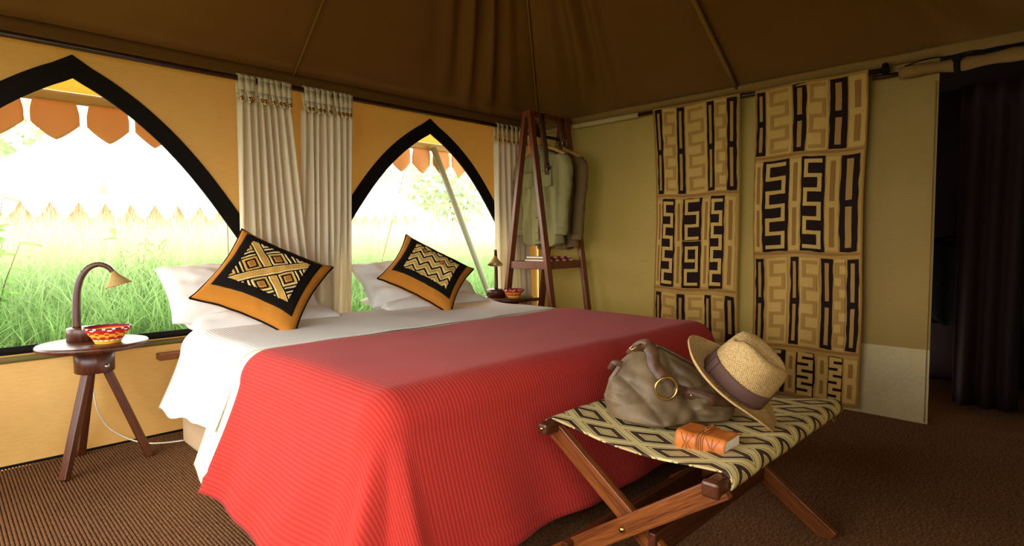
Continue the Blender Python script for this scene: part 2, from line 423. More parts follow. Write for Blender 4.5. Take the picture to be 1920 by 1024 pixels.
# right wall, ends at the dark doorway
YD = -2.945
def wobr(y, z): return -.012*sin(1.9*y)*sin(pi*z/2.05)-.012*abs(nz(y*2.2, z*1.3, 9))-.01*max(0, sin(y*5+z*1.2))*max(0, 1-abs(y)/1.2)
m = MB(); m.grid(60, 30, lambda u, v: (wobr(lerp(0, YD, u), lerp(.42, 2.06, v)), lerp(0, YD, u), lerp(.42, 2.06, v)))
wr = struct(m.build('wall_right', 'khaki'))
m = MB()
def skf(u, v):
    y, z = lerp(0, YD, u), lerp(0, .42, v); f = (1-v)
    return (wobr(y, .42)*(1-f)-.01*f-.018*f*nz(y*4+z*5, z*6, 2), y, z)
m.grid(80, 12, skf); m.build('skirt_panel', 'skirt', wr)
m = MB(); m.grid(3, 20, lambda u, v: (-.022, YD+.012+u*.004, lerp(0.01, 1.9, v))); m.build('edge_seam', 'khaki', wr, solid=.006)
# left wall: a wide tied-back opening (outside the picture), front wall behind the camera
m = MB()
m.grid(4, 8, lambda u, v: (XL, lerp(YF, -3.0, u), 2.06*v)); m.grid(3, 8, lambda u, v: (XL, lerp(-.3, 0, u), 2.06*v))
m.grid(8, 2, lambda u, v: (XL, lerp(-3.0, -.3, u), lerp(1.8, 2.06, v))); m.grid(8, 4, lambda u, v: (XL, lerp(-3.0, -.3, u), .5*v))
struct(m.build('wall_left', 'khaki'))
m = MB(); m.grid(3, 8, lambda u, v: (lerp(XL, -4.4, u), YF, 2.06*v)); m.grid(12, 8, lambda u, v: (lerp(-3.4, 0, u), YF, 2.06*v))
m.grid(8, 3, lambda u, v: (lerp(-4.4, -3.4, u), YF, lerp(1.75, 2.06, v))); m.grid(8, 4, lambda u, v: (lerp(-4.4, -3.4, u), YF, .55*v)); struct(m.build('wall_front', 'khaki'))
# roof: four canvas slopes to an apex
AP = Vector((-2.29, -1.83, 3.6)); EV = 2.06
m = MB()
cor = [Vector((XL, 0, EV)), Vector((0, 0, EV)), Vector((0, YF, EV)), Vector((XL, YF, EV))]
def slope(a, b):
    nrm = (b-a).cross(AP-a).normalized()
    if nrm.z > 0: nrm = -nrm
    def fn(u, v):
        p = a.lerp(b, u).lerp(AP, v); e = min(1, 6*u, 6*(1-u)); d = min(u, 1-u)
        sag = -.05*sin(pi*v)*sin(pi*(u*2 % 1))
        rip = .05*sin(u*95+3*nz(u*7, v*2, a.x))*exp(-((d-.13)/.1)**2)*(.35+.65*sin(pi*min(1, v*1.2+.1)))
        rip += .02*nz(u*10, v*3, a.x+b.y)*sin(pi*v)
        return p+nrm*(rip-sag*.0-.02*sin(pi*v)*abs(sin(2*pi*u)))*min(1, 8*v+.02)*e
    return fn
for a, b in zip(cor, cor[1:]+cor[:1]): m.grid(160, 24, slope(a, b))
ce = struct(m.build('ceiling', 'roof'))
for k, (a, b, r) in enumerate([((-2.29, -.005, EV), AP, .009), ((-.005, -1.83, EV), AP, .026), ((-.01, -.01, EV), AP, .007), ((XL+.01, -.01, EV), AP, .012)]):
    a = Vector(a); m = MB(); pts = [a.lerp(b, t/12)-Vector((0, 0, .014)) for t in range(13)]
    m.tube(pts, r, 8, flat=.6); m.build('roof_seam', 'roof_seam', ce)
# hem flap under the roof edge on the right wall
m = MB(); m.grid(60, 3, lambda u, v: (-.05-.012*nz(u*14, v)+.03*(v if v > .5 else 0), lerp(-.02, -3.6, u), 2.075-.05*v-.012*abs(nz(u*17, 5))*v))
m.build('hem_flap', 'roof_seam', ce, solid=.004)
m = MB(); m.grid(60, 3, lambda u, v: (lerp(XL, -.02, u), -.03-.02*v, 2.085-.085*v-.008*nz(u*20, 3)*v)); m.build('hem_flap', 'roof', ce, solid=.004)
# unseen overhang added outside the right wall to shade its top
m = MB(); m.grid(20, 3, lambda u, v: (lerp(-.01, .55, v), lerp(.3, -2.29, u), 2.07-.22*v)); m.build('shade_eave', 'roof', ce, solid=.005)
# dim washing area beyond the doorway
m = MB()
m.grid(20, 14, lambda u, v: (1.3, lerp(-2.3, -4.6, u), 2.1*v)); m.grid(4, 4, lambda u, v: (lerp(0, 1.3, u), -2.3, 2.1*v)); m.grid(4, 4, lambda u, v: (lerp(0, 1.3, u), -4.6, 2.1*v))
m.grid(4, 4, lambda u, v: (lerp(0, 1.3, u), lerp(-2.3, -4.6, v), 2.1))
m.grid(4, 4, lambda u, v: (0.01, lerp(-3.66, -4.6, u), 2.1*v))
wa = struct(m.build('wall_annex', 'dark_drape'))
m = MB(); m.grid(20, 4, lambda u, v: (1.28-.01*nz(u*9, v*3), lerp(-2.4, -3.25, u), .02+.4*v)); m.build('skirt_panel', 'dark_drape', wa)  # pale skirt in dark cloth, the room's dimness put into its colour

# ================================================================== RODS, CURTAINS
RODZ, RODY = 1.985, -.10
m = MB(); m.tube([(XL+.02, RODY, RODZ), (-2.9, RODY, RODZ-.006), (-1.5, RODY, RODZ-.004), (-.05, RODY, RODZ)], .015, 12)
tag(m.build('curtain_rod', 'rod', loc=(-2.3, RODY, RODZ)), 'long dark wooden curtain rod running above both arched windows', 'rod')
def curtain(xt0, xt1, xb0, xb1, zb, ntab, seed, label):
    zt = RODZ-.115; rng = random.Random(seed)
    root = empty('curtain', ((xt0+xt1)/2, RODY, zb), label, 'curtain', 'cream tab top curtains')
    ph = [rng.uniform(0, 6) for _ in range(4)]; nf = ntab-1
    def fn(u, v):
        uu = u+.022*sin(6*u*pi+ph[1])*v+.035*nz(u*5, v*1.2, seed)*(v+.15)
        x = lerp(lerp(xt0, xt1, uu), lerp(xb0, xb1, uu), v); z = lerp(zt, zb, v)
        a = (.018+.014*v)*(1+.55*nz(u*6, v*1.5, seed+7))
        y = RODY+a*cos(2*pi*nf*u+.7*sin(3*v+ph[0])*v+(.2+1.6*min(1, v*3))*1.3*nz(u*5, v*.7, seed+2))+.012*sin(5*u+2*v+ph[2])
        z += .012*abs(sin(pi*nf*u))*max(0, 1-v*12)*-1
        return (x, y, z)
    m = MB(); m.grid(nf*10, 34, fn); m.build('panel', 'cream', root, solid=.0025)
    for k in range(ntab):
        u = k/(ntab-1); x = lerp(xt0+.018, xt1-.018, u)+rng.uniform(-.006, .006); wv = .0165
        tilt = rng.uniform(-.012, .012)
        pr = [(RODY-.030, zt-.026), (RODY-.030, zt-.012), (RODY-.025, zt+.04), (RODY-.020, RODZ-.005)]+[(RODY-.020*cos(a), RODZ+.020*sin(a)) for a in (.4, .9, 1.57, 2.2, 2.8)]+[(RODY+.020, RODZ-.01), (RODY+.018, zt+.03), (RODY+.012, zt-.01)]
        m = MB()
        for i in range(len(pr)-1):
            (y0, z0), (y1, z1) = pr[i], pr[i+1]
            k0 = tilt*max(0, (RODZ-z0))/.12; k1 = tilt*max(0, (RODZ-z1))/.12
            tw = lambda z: wv*(.55 if z < zt-.02 else .62 if z < zt+.02 else 1)+.002*sin(k*2.1)
            wa_, wb_ = tw(z0), tw(z1)
            m.add([(x-wa_+k0, y0, z0), (x+wa_+k0, y0, z0), (x+wb_+k1, y1, z1), (x-wb_+k1, y1, z1)], [(0, 1, 2, 3)])
        tb = m.build('tab', 'cream', root, solid=.003)
        m = MB(); Ry = Matrix.Rotation(radians(90), 3, 'X')
        m.lathe([(0, .006), (.004, .006), (.0055, .0075), (.0105, .007), (.0125, .004), (.0115, 0), (0, 0)], (x+tilt, RODY-.032, zt-.006), 16, Ry)
        m.build('button', 'brass', root)
    return root
curtain(-2.655, -2.335, -2.66, -2.20, .34, 9, 1, 'cream curtain just right of the large left window')
curtain(-2.27, -1.925, -2.31, -1.965, .34, 9, 2, 'cream curtain at left edge of the smaller window, behind the two pillows')
curtain(-.635, -.24, -.64, -.20, .12, 8, 3, 'cream curtain in the corner beside the wooden clothes rack')
# rod for the hangings on the right wall
m = MB(); m.tube([(-.055, -1.02, 2.0), (-.055, -1.9, 2.0), (-.055, -2.72, 2.0)], .014, 12)
hr = tag(m.build('hanging_rod', 'rod', loc=(-.055, -1.9, 2.0)), 'dark wooden rod carrying the two patterned wall hangings', 'rod')
m = MB(); m.tube([(-.055, -2.64, 1.965), (-.055, -2.76, 1.965)], .012, 12); m.build('end_piece', 'rod', hr)
m = MB(); m.tube([(-.05, -.1, 2.005), (-.05, -.6, 2.0), (-.055, -1.08, 2.0)], [.02, .022, .020], 12); m.build('canvas_sleeve', 'sleeve', hr)

# ------------------------------------------------------------------ appliqué hangings
def hanging(name, y0, wd, rows, ztop, zbot, label, seed, narrow=.0, clip=0):
    H = ztop-zbot; rng = random.Random(seed)
    root = empty(name, (-.05, y0-wd/2, zbot), label, 'wall hanging', 'patterned cloths on the right wall')
    def S(u, v, off=0):          # u across 0..1, v down in metres
        t = v/H; ww = wd*(1-narrow*sin(pi*min(1, t)))
        y = y0-wd*narrow*.5*sin(pi*min(1, t))-ww*u+.005*sin(v*5+seed)
        x = -.075+.02*min(1, v*4)+.012*sin(u*11+v*1.2+seed)*min(1, v*2+.15)+.008*nz(u*3, v*3, seed)
        if v < .03: x -= .004
        return Vector((x-off, y, ztop-v+.006*sin(u*9+seed)))
    m = MB(); m.grid(48, int(H/.03), lambda u, v: S(u, v*H)); m.build('base_cloth', 'kuba_ground', root, solid=.003)
    m = MB(); m.grid(24, 6, lambda u, v: Vector((-.055-.02*cos(pi*(v-.1)), S(u, 0).y, 2.0+.02*sin(pi*(v-.1))))); m.build('rod_loop', 'kuba_ground', root, solid=.003)
    def rect(mb, u0, u1, v0, v1, off, mi, jit=.007):
        nu = max(2, int((u1-u0)*wd/.02)); nv = max(2, int((v1-v0)/.025)); js = rng.uniform(0, 50)
        def fn(a, b):
            u = lerp(u0, u1, a); v = lerp(v0, v1, b)
            if a in (0, 1): u += jit/wd*nz(v*14, js+a*7)
            if b in (0, 1): v += jit*nz(u*9, js+b*7)
            return S(u, v, off)
        mb.grid(nu, nv, fn, mi, flip=False)
    def slotbar(u0, u1, v0, v1, dark):
        m = MB(); rect(m, u0, u1, v0, v1, .004, 0); b = (u1-u0)*.32; mid = (v0+v1)/2; g = .02
        for a, c in ((v0+.025, mid-g), (mid+g, v1-.025)): rect(m, u0+b, u1-b, a, c, .007, 1, .002)
        m.build('applique_bar', ['kuba_dark', 'kuba_slot'] if dark else ['kuba_light', 'kuba_tan'], root)
    def fret(u0, u1, v0, v1, nt, th, ground, line, flip=False):
        m = MB(); rect(m, u0, u1, v0, v1, .004, 0)
        U0, U1 = lerp(u0, u1, .2), lerp(u0, u1, .8); pad = (v1-v0)*.05
        ks = [v0+pad+(v1-v0-2*pad)*k/nt for k in range(nt+1)]
        pts = []; side = 1 if flip else 0
        for k, v in enumerate(ks):
            j = (rng.uniform(-.25, .25) if 0 < k < nt else 0)
            a, b = (U1, U0) if (k % 2 == side) else (U0, U1)
            if k % 2 == 0: pts += [(U1 if not flip else U0, v), (U0 if not flip else U1, v)]
            else: pts += [(U0 if not flip else U1, v), (U1 if not flip else U0, v)]
        pts = [pts[0]]+[p for p in pts[1:]]
        hw = th/2
        for (ua, va), (ub, vb) in zip(pts, pts[1:]):
            if abs(ua-ub) > 1e-6: rect(m, min(ua, ub)-hw/wd, max(ua, ub)+hw/wd, va-hw, va+hw, .0075, 1, .002)
            else: rect(m, ua-hw/wd, ua+hw/wd, min(va, vb)-hw, max(va, vb)+hw, .0072, 1, .002)
        m.build('fret_panel', [ground, line], root)
    for (v0, v1, items) in rows:
        for kind, a, b, *x in items:
            if kind == 'B': slotbar(a, b, v0+.015, v1-.015, True)
            elif kind == 'L': slotbar(a, b, v0+.02, v1-.02, False)
            elif kind == 'F': fret(a, b, v0+.015, v1-.015, x[0], .022, 'kuba_light', 'kuba_fret', len(x) > 1)
            elif kind == 'N':                     # dark block holding a short meander over a nine-shaped curl
                vm = lerp(v0, v1, .47)
                fret(a, b, v0+.012, vm-.004, 3, .022, 'kuba_dark', 'kuba_light')
                m = MB(); rect(m, a, b, vm+.004, v1-.012, .004, 0); W, Hh = b-a, v1-vm
                P = [(.78, .88), (.2, .88), (.2, .60), (.78, .60), (.78, .14), (.22, .14), (.22, .40), (.6, .40)]
                P = [(a+W*p, vm+Hh*q) for p, q in P]; hw = .011
                for (ua, va), (ub, vb) in zip(P, P[1:]):
                    if abs(ua-ub) > 1e-6: rect(m, min(ua, ub)-hw/wd, max(ua, ub)+hw/wd, va-hw, va+hw, .0075, 1, .002)
                    else: rect(m, ua-hw/wd, ua+hw/wd, min(va, vb)-hw, max(va, vb)+hw, .0072, 1, .002)
                m.build('fret_panel', ['kuba_dark', 'kuba_light'], root)
            elif kind == 'D': fret(a, b, v0+.012, v1-.012, x[0], .024, 'kuba_dark', 'kuba_light', len(x) > 1)
        m = MB(); rect(m, 0, 1, v1-.008, v1+.008, .005, 0, .003); m.build('seam_tape', 'kuba_tan', root)
    for u0, u1 in ((0, .012), (.985, 1)):
        m = MB(); rect(m, u0, u1, .02, H-.01, .004, 0, .002); m.build('edge_binding', 'kuba_tan', root)
rA = [('B', .03, .11), ('F', .12, .29, 7), ('B', .30, .385), ('F', .40, .63, 7), ('B', .64, .72), ('F', .73, .86, 7), ('B', .87, .965)]
rB = [('L', .02, .085), ('D', .09, .26, 7), ('L', .275, .345), ('N', .355, .57), ('L', .585, .67), ('D', .68, .84, 7), ('L', .86, .96)]
hanging('wall_hanging', -1.22, .66, [(.0, .645, rA), (.655, 1.325, rB), (1.345, 1.93, rA)], 2.01, .05,
        'narrower patterned hanging on the left, hanging directly behind the red bed', 1, .03)
q1 = [('B', .015, .10), ('F', .11, .345, 5), ('B', .36, .48), ('F', .49, .675, 4), ('B', .69, .835), ('L', .85, .985)]
q2 = [('L', .015, .085), ('D', .09, .335, 6), ('L', .345, .45), ('D', .46, .67, 6), ('L', .68, .79), ('B', .80, .955)]
q3 = [('B', .025, .10), ('F', .13, .33, 6), ('B', .365, .45), ('F', .46, .63, 6), ('B', .65, .745), ('F', .76, .855, 7), ('B', .87, .97)]
q4 = [('D', .03, .34, 5), ('L', .355, .44), ('D', .45, .61, 6), ('L', .63, .72), ('D', .73, .855, 6), ('L', .87, .98)]
hanging('wall_hanging', -1.972, .645, [(.0, .44, q1), (.45, 1.06, q2), (1.075, 1.66, q3), (1.675, 1.975, q4)], 2.015, .035,
        'broader patterned hanging on the right, nearest the dark doorway', 4, .012)

# rolled door flap over the doorway
m = MB(); pts = [(-.055, lerp(-2.77, -3.6, t/14), 1.965-.012*t/14+.004*sin(t)) for t in range(15)]
m.tube(pts, [.034+.005*sin(t*1.7) for t in range(15)], 14, flat=.9)
rf = tag(m.build('rolled_door_flap', 'roof_seam', loc=(-.055, -3.2, 1.96)), 'rolled up canvas door flap tied above the dark doorway', 'door flap')
m = MB(); m.lathe([(.041, -.014), (.043, 0), (.041, .014)], (-.055, -3.03, 1.961), 20, Matrix.Rotation(radians(90), 3, 'X')); m.box((-.1, -3.03, 1.985), (.012, .035, .03)); m.build('tie_strap', 'black_cloth', rf, solid=.003)
m = MB(); m.lathe([(.036, -.01), (.038, 0), (.036, .01)], (-.055, -2.70, 2.0), 20, Matrix.Rotation(radians(90), 3, 'X')); m.build('tie_strap', 'black_cloth', rf, solid=.003)
m = MB(); m.tube(smooth_path([(-.1, -2.8, 1.99), (-.105, -2.9, 2.005), (-.1, -3.0, 2.0), (-.1, -3.1, 2.005), (-.1, -3.18, 1.985)], 5), .003, 6); m.build('tie_cord', 'black_cloth', rf)
# doorway drapes and what hangs in the dark
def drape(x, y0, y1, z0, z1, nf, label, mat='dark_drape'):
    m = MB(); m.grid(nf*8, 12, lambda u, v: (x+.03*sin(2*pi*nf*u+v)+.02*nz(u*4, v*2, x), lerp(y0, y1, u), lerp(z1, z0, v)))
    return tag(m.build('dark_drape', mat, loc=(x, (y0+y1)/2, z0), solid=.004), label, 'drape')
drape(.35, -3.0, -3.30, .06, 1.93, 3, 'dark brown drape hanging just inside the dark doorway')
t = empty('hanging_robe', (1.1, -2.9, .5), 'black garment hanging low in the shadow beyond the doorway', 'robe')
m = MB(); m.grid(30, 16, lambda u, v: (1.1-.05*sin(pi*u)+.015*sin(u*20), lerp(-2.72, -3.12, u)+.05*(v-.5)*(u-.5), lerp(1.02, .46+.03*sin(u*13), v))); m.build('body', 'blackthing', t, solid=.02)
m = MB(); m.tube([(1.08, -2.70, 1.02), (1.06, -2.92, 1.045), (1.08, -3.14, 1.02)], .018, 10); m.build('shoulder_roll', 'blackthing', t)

# ================================================================== BED
bed = empty('bed', (-2.0, -1.1, 0), 'wide low bed with beige base and white mattress under the covers', 'bed')
m = MB(); m.box((-2.01, -1.14, .165), (2.04, 1.86, .33)); m.build('base', 'bedbase', bed, bevel=.02)
m = MB(); m.box((-2.01, -.135, .455), (2.20, .07, .035)); m.build('head_rail', 'wood_mid', bed, bevel=.004)
m = MB()
def mattress(u, v):
    a = 2*pi*u; ca, sa = cos(a), sin(a); e = .12
    px = (abs(ca)**e)*(1 if ca > 0 else -1); py = (abs(sa)**e)*(1 if sa > 0 else -1)
    k = [(0, .335), (.98, .335), (1, .36), (1, .42), (1, .49), (1.0, .52), (.99, .545), (.965, .562), (.6, .574), (0, .577)]
    i = min(int(v*(len(k)-1)+1e-6), len(k)-1); r, z = k[i]
    s = r
    return (-2.0+1.045*px*s, -1.145+.965*py*s, z)
m.grid(96, 9, mattress); m.build('mattress', 'white', bed)

def cover(name, mat, x0, x1, yr, yf, zt, left, front, right, label, r=.12, flare=(.2, .18, .04), uvrib=True, fold=.016, seed=0, hemline=0):
    """cloth over the bed: top sheet plus a skirt; left/front/right give the cloth length below the edge (callable of the position) or None"""
    nx = 90; ny = max(12, int((yr-yf)/.025)); m = MB()
    def top(x, y): return zt+.006*nz(x*1.6, y*1.6, seed)+.004*nz(x*5, y*4, seed+3)+(.022*exp(-((y-yr)/.13)**2) if name == 'white_bedspread' else 0)
    xs = [lerp(x0, x1, i/nx) for i in range(nx+1)]; ysn = [lerp(yr, yf, j/ny) for j in range(ny+1)]
    m.grid(nx, ny, lambda u, v: (lerp(x0, x1, u), lerp(yr, yf, v), top(lerp(x0, x1, u), lerp(yr, yf, v))), uv=lambda u, v: (lerp(x0, x1, u), lerp(yr, yf, v)), flip=True)
    path = []
    if left: path += [((x0, y), 0.0, left, y) for y in ysn]
    if front:
        if left: path += [((x0, yf), pi/2*k/28, None, 0) for k in range(1, 28)]
        path += [((x, yf), pi/2, front, x) for x in xs]
        if right: path += [((x1, yf), pi/2+pi/2*k/18, None, 1) for k in range(1, 18)]
    paths = [path] if front else [path]
    rp = [((x1, y), pi, right, y) for y in ysn[::-1]] if right else []
    if front: paths = [path+rp]
    else: paths = [path]+([rp] if rp else [])
    ns = 34
    for path in paths:
        if not path: continue
        fl_l, fl_f, fl_r = flare
        cols = []; arc = 0; prev = None
        for (P, th, fn, q) in path:
            if fn: L = fn(q)
            elif q == 0: a = th/(pi/2); L = lerp(left(yf), front(x0), a)
            else: a = (th-pi/2)/(pi/2); L = lerp(front(x1), right(yf), a)
            n = Vector((-cos(th), -sin(th), 0))
            if th <= pi/2: fl = lerp(fl_l, fl_f, th/(pi/2))+.05*sin(2*th)
            else: fl = lerp(fl_f, fl_r, (th-pi/2)/(pi/2))+.05*abs(sin(2*th))
            if prev is not None:
                arc += (Vector(P)-Vector(prev[0])).length+abs(th-prev[1])*.16
            prev = (P, th); z0 = top(*P); col = []
            for k in range(ns+1):
                s = L*(k/ns)**1.0; ph = min(s/r, pi/2); out = r*sin(ph); dn = r*(1-cos(ph)); rest = max(0, s-r*pi/2); g = rest/.5
                cornerfold = .05*exp(-((th-.62)/.13)**2)-.035*exp(-((th-.95)/.12)**2)+.025*exp(-((th-1.3)/.1)**2) if 0 < th < pi/2 else 0
                wv = (fold*sin(arc*9.5+1.3+seed)+fold*.7*sin(arc*17+.5+seed*2)+fold*.6*nz(arc*3, s*2.5, seed))*min(1, g*1.15)**1.3
                out += fl*g**1.15+wv+cornerfold*min(1, g*1.3)
                if hemline: out += .006*exp(-((L-s-.055)/.008)**2)-.004*exp(-((L-s-.07)/.01)**2)
                dn += rest*(1-.10*fl)
                col.append((Vector((P[0], P[1], z0-dn))+n*out, (P[0]+n.x*s, P[1]+n.y*s)))
            cols.append(col)
        nc = len(cols)
        vs = [cols[i][k][0] for k in range(ns+1) for i in range(nc)]; uvs = [cols[i][k][1] for k in range(ns+1) for i in range(nc)]
        fs = [(k*nc+i, k*nc+i+1, (k+1)*nc+i+1, (k+1)*nc+i) for k in range(ns) for i in range(nc-1)]
        m.add(vs, [f[::-1] for f in fs], 0, uvs)
    o = m.build(name, mat, loc=((x0+x1)/2, (yr+yf)/2, zt-.02), solid=.006, offset=0, weld=.0002)
    return tag(o, label, 'blanket')
# cream sheet under the bedspread, white ribbed bedspread, red blanket over the foot
sheet = cover('cream_sheet', 'creamsheet', -2.940, -1.055, -.92, -1.5, .588, lambda y: lerp(.55, .575, min(1, (-.95-y)/.2)), None, lambda x: .3, 'cream sheet edge showing between white bedspread and red blanket', flare=(.18, .1, .03), fold=.010, seed=5)
def lw_(y):
    return interp([(-1.3, .395), (-1.0, .395), (-.9, .385), (-.62, .425), (-.38, .455)], y)+.008*sin(y*20)
white = cover('white_bedspread', 'white_rib', -2.944, -1.05, -.37, -1.065, .598, lw_, None, lambda y: .34, 'white ribbed bedspread folded over the head half of the bed', flare=(.235, .1, .03), fold=.012, seed=2)
red = cover('red_blanket', 'red_rib', -2.950, -1.045, -1.17, -2.045, .607, lambda y: .59, lambda x: .595, lambda y: .525, 'coral red ribbed blanket draped over the foot of the bed', flare=(.20, .17, .04), fold=.014, seed=1, hemline=1)

# ------------------------------------------------------------------ pillows
def pillow_mesh(mb, c, X, Y, N, w, h, t, pinch=.12, wr=.012, seed=0, nu=44, nv=36, mi=0):
    c, X, Y, N = Vector(c), Vector(X), Vector(Y), Vector(N)
    def f(side):
        def fn(u, v):
            a = 2*u-1; b = 2*v-1
            k = (max(0, 1-abs(a)**2.6)*max(0, 1-abs(b)**2.6))**.42
            px = a*(1-pinch*(1-abs(a))*0-pinch*.5*(1-b*b)*abs(a)); py = b*(1-pinch*.5*(1-a*a)*abs(b))
            wz = wr*k*(nz(a*2.4, b*2.4, seed+side)+.5*nz(a*6, b*5, seed+side*2))
            edge = wr*.7*(nz(a*3, b*3, seed+9))*(1-k)
            return c+X*(px*w/2)+Y*(py*h/2)+N*(side*(t/2*k+wz)+edge)
        return fn
    mb.grid(nu, nv, f(1), mi); mb.grid(nu, nv, f(-1), mi, flip=True)
    return f(1)
def pillow(c, X, N, w, h, t, label, seed, wr=.02):
    X = Vector(X).normalized(); N = Vector(N); N = (N-X*N.dot(X)).normalized(); Y = N.cross(X)
    m = MB(); pillow_mesh(m, c, X, Y, N, w, h, t, .1, wr, seed)
    return tag(m.build('pillow', 'white', loc=c, weld=.0005), label, 'pillow', 'white bed pillows')
pillow((-2.63, -.29, .635), (1, .0, -.01), (0, -.1, 1), .80, .34, .15, 'lower white pillow lying flat at the left side of the bed', 1)
pillow((-2.70, -.225, .775), (1, .02, -.02), (.05, -.66, .75), .80, .40, .19, 'upper white pillow propped behind the criss-cross patterned cushion', 2, .025)
pillow((-1.48, -.29, .635), (1, 0, 0), (0, -.1, 1), .88, .34, .14, 'lower white pillow lying flat under the zigzag patterned cushion', 3)
pillow((-1.53, -.225, .765), (1, -.02, .01), (0, -.66, .75), .88, .40, .19, 'upper white pillow propped behind the zigzag patterned cushion', 4, .03)

def cushion(c, alpha, tilt, az, w, h, t, pattern, label, seed):
    c = Vector(c); U = Vector((-sin(az)*sin(tilt), cos(az)*sin(tilt), cos(tilt))); N = Vector((sin(az)*cos(tilt), -cos(az)*cos(tilt), sin(tilt))); ex = Vector((cos(az), sin(az), 0))
    X = ex*cos(alpha)-U*sin(alpha); Y = ex*sin(alpha)+U*cos(alpha)
    root = empty('cushion', c, label, 'cushion', 'ochre cushions with black panels')
    m = MB(); f = pillow_mesh(m, c, X, Y, N, w, h, t, .24, .010, seed, 60, 50); m.build('cover', 'orange_cloth', root, weld=.0005)
    ol = [f(i/40, 0) for i in range(40)]+[f(1, i/40) for i in range(40)]+[f(1-i/40, 1) for i in range(40)]+[f(0, 1-i/40) for i in range(40)]
    ol.append(ol[0]); m = MB(); m.tube(ol, .0055, 8, caps=False); m.build('piping', 'black_cloth', root)
    def front(u, v, off): return f(u, 1-v)+N*off           # v from the top
    m = MB(); u0, u1, v0, v1 = .08, .915, .065, .83
    m.grid(36, 30, lambda a, b: front(lerp(u0, u1, a), lerp(v0, v1, b), .003), 0); m.build('black_panel', 'black_cloth', root, solid=.003)
    e0, e1, g0, g1 = .185, .815, .165, .725; m = MB(); n1, n2 = 150, 104; ew = (e1-e0)*w; eh = (g1-g0)*h
    def pt(a, b):
        s = pattern((a-.5)*ew, (b-.5)*eh)
        return front(lerp(e0, e1, a)+.004*nz(b*9, a*2, seed), lerp(g0, g1, b)+.006*nz(a*9, b*2, seed), .006+(.0 if s == 3 else .004+.0015*nz(a*90, b*70, 1)))
    m.grid(n1, n2, pt, lambda a, b: pattern((a-.5)*ew, (b-.5)*eh)); m.build('embroidered_panel', ['gold_pile', 'cream_pile', 'tan_pile', 'black_pile'], root, solid=.002)
    return root
def pat_cross(x, y):
    x, y = x*.76-.012, y*.76+.004
    s, t = (x*.95+y)/1.4142, (x*.95-y)/1.4142
    for q in (s-.004, t+.016):
        a = abs(q)
        if a < .0085: return 0
        if a < .0105: return 2
        if a < .0155: return 1
        if a < .0225: return 3
    P = .104; ss = abs(((s-.004+P/2+P/2) % P)-P/2); tt = abs(((t+.016+P/2+P/2) % P)-P/2); d = max(ss, tt)
    if d < .014: return 2 if d < .011 else 0
    if d < .0225: return 3
    if d < .031: return 1 if max(s, t) > .0 and d > .027 else 0
    if d < .039: return 3
    if d < .045: return 1
    return 3
def pat_zig(x, y):
    A = .043; tri = abs(((x+.2) % (2*A))-A)
    if y < -.060 and abs(x+.085) < .04 and abs(y+.085)+abs(x+.085) < .03: return 2 if abs(y+.085)+abs(x+.085) < .018 else 3
    if y < -.030 and abs(x-.055)+abs(y+.055)*1.3 < .032: return 2 if abs(x-.055)+abs(y+.055)*1.3 < .026 else 3
    q = (y*1.0+tri*1.1+x*.10+.3)*.75 % .050
    if q < .015: return 3
    if q < .024: return 1
    if q < .041: return 0
    return 1
cushion((-2.665, -.455, .838), radians(32), radians(38), radians(-14), .53, .52, .15, pat_cross, 'left ochre cushion with criss-cross and nested square embroidery', 11)
cushion((-1.60, -.45, .832), radians(36), radians(38), radians(-18), .52, .44, .15, pat_zig, 'right ochre cushion with zigzag embroidery', 23)

# ================================================================== SIDE TABLES, LAMPS, BOWLS
def side_table(cx, cy, zt, r, rot, label):
    root = empty('side_table', (cx, cy, 0), label, 'table', 'round tripod side tables')
    m = MB(); m.lathe([(0, zt-.028), (r-.012, zt-.028), (r-.002, zt-.020), (r, zt-.010), (r-.004, zt-.002), (r-.012, zt), (0, zt)], (cx, cy, 0), 64); m.build('tabletop', 'wood', root)
    zd = zt-.142
    m = MB(); m.lathe([(0, zd), (.076, zd), (.08, zd+.004), (.08, zt-.028), (0, zt-.028)], (cx, cy, 0), 40); m.build('drum', 'wood', root)
    for k in range(3):
        a = rot+2*pi*k/3; d = Vector((cos(a), sin(a), 0)); c = Vector((cx, cy, 0))
        m = MB(); m.bar(c+d*.045+Vector((0, 0, zd+.01)), c+d*.205+Vector((0, 0, 0.0)), .034, .034, (-sin(a), cos(a), 0)); m.build('leg', 'wood_leg', root, bevel=.004)
    d = Vector((.45, -.89, 0)).normalized(); R = d.to_track_quat('Z', 'Y').to_matrix()
    m = MB(); m.lathe([(.011, 0), (.011, .003), (.008, .006), (.0045, .006), (.0045, .009), (0, .010)], Vector((cx, cy, zd+.03))+d*.079, 16, R); m.build('bolt', 'steel', root)
    return root
T1 = (-3.395, -.235, .585); T2 = (-.72, -.325, .603)
side_table(T1[0], T1[1], T1[2], .222, radians(222), 'round dark wood tripod side table left of the bed, under the large window')
side_table(T2[0], T2[1], T2[2], .195, radians(200), 'round dark wood side table on the far right side of the bed')
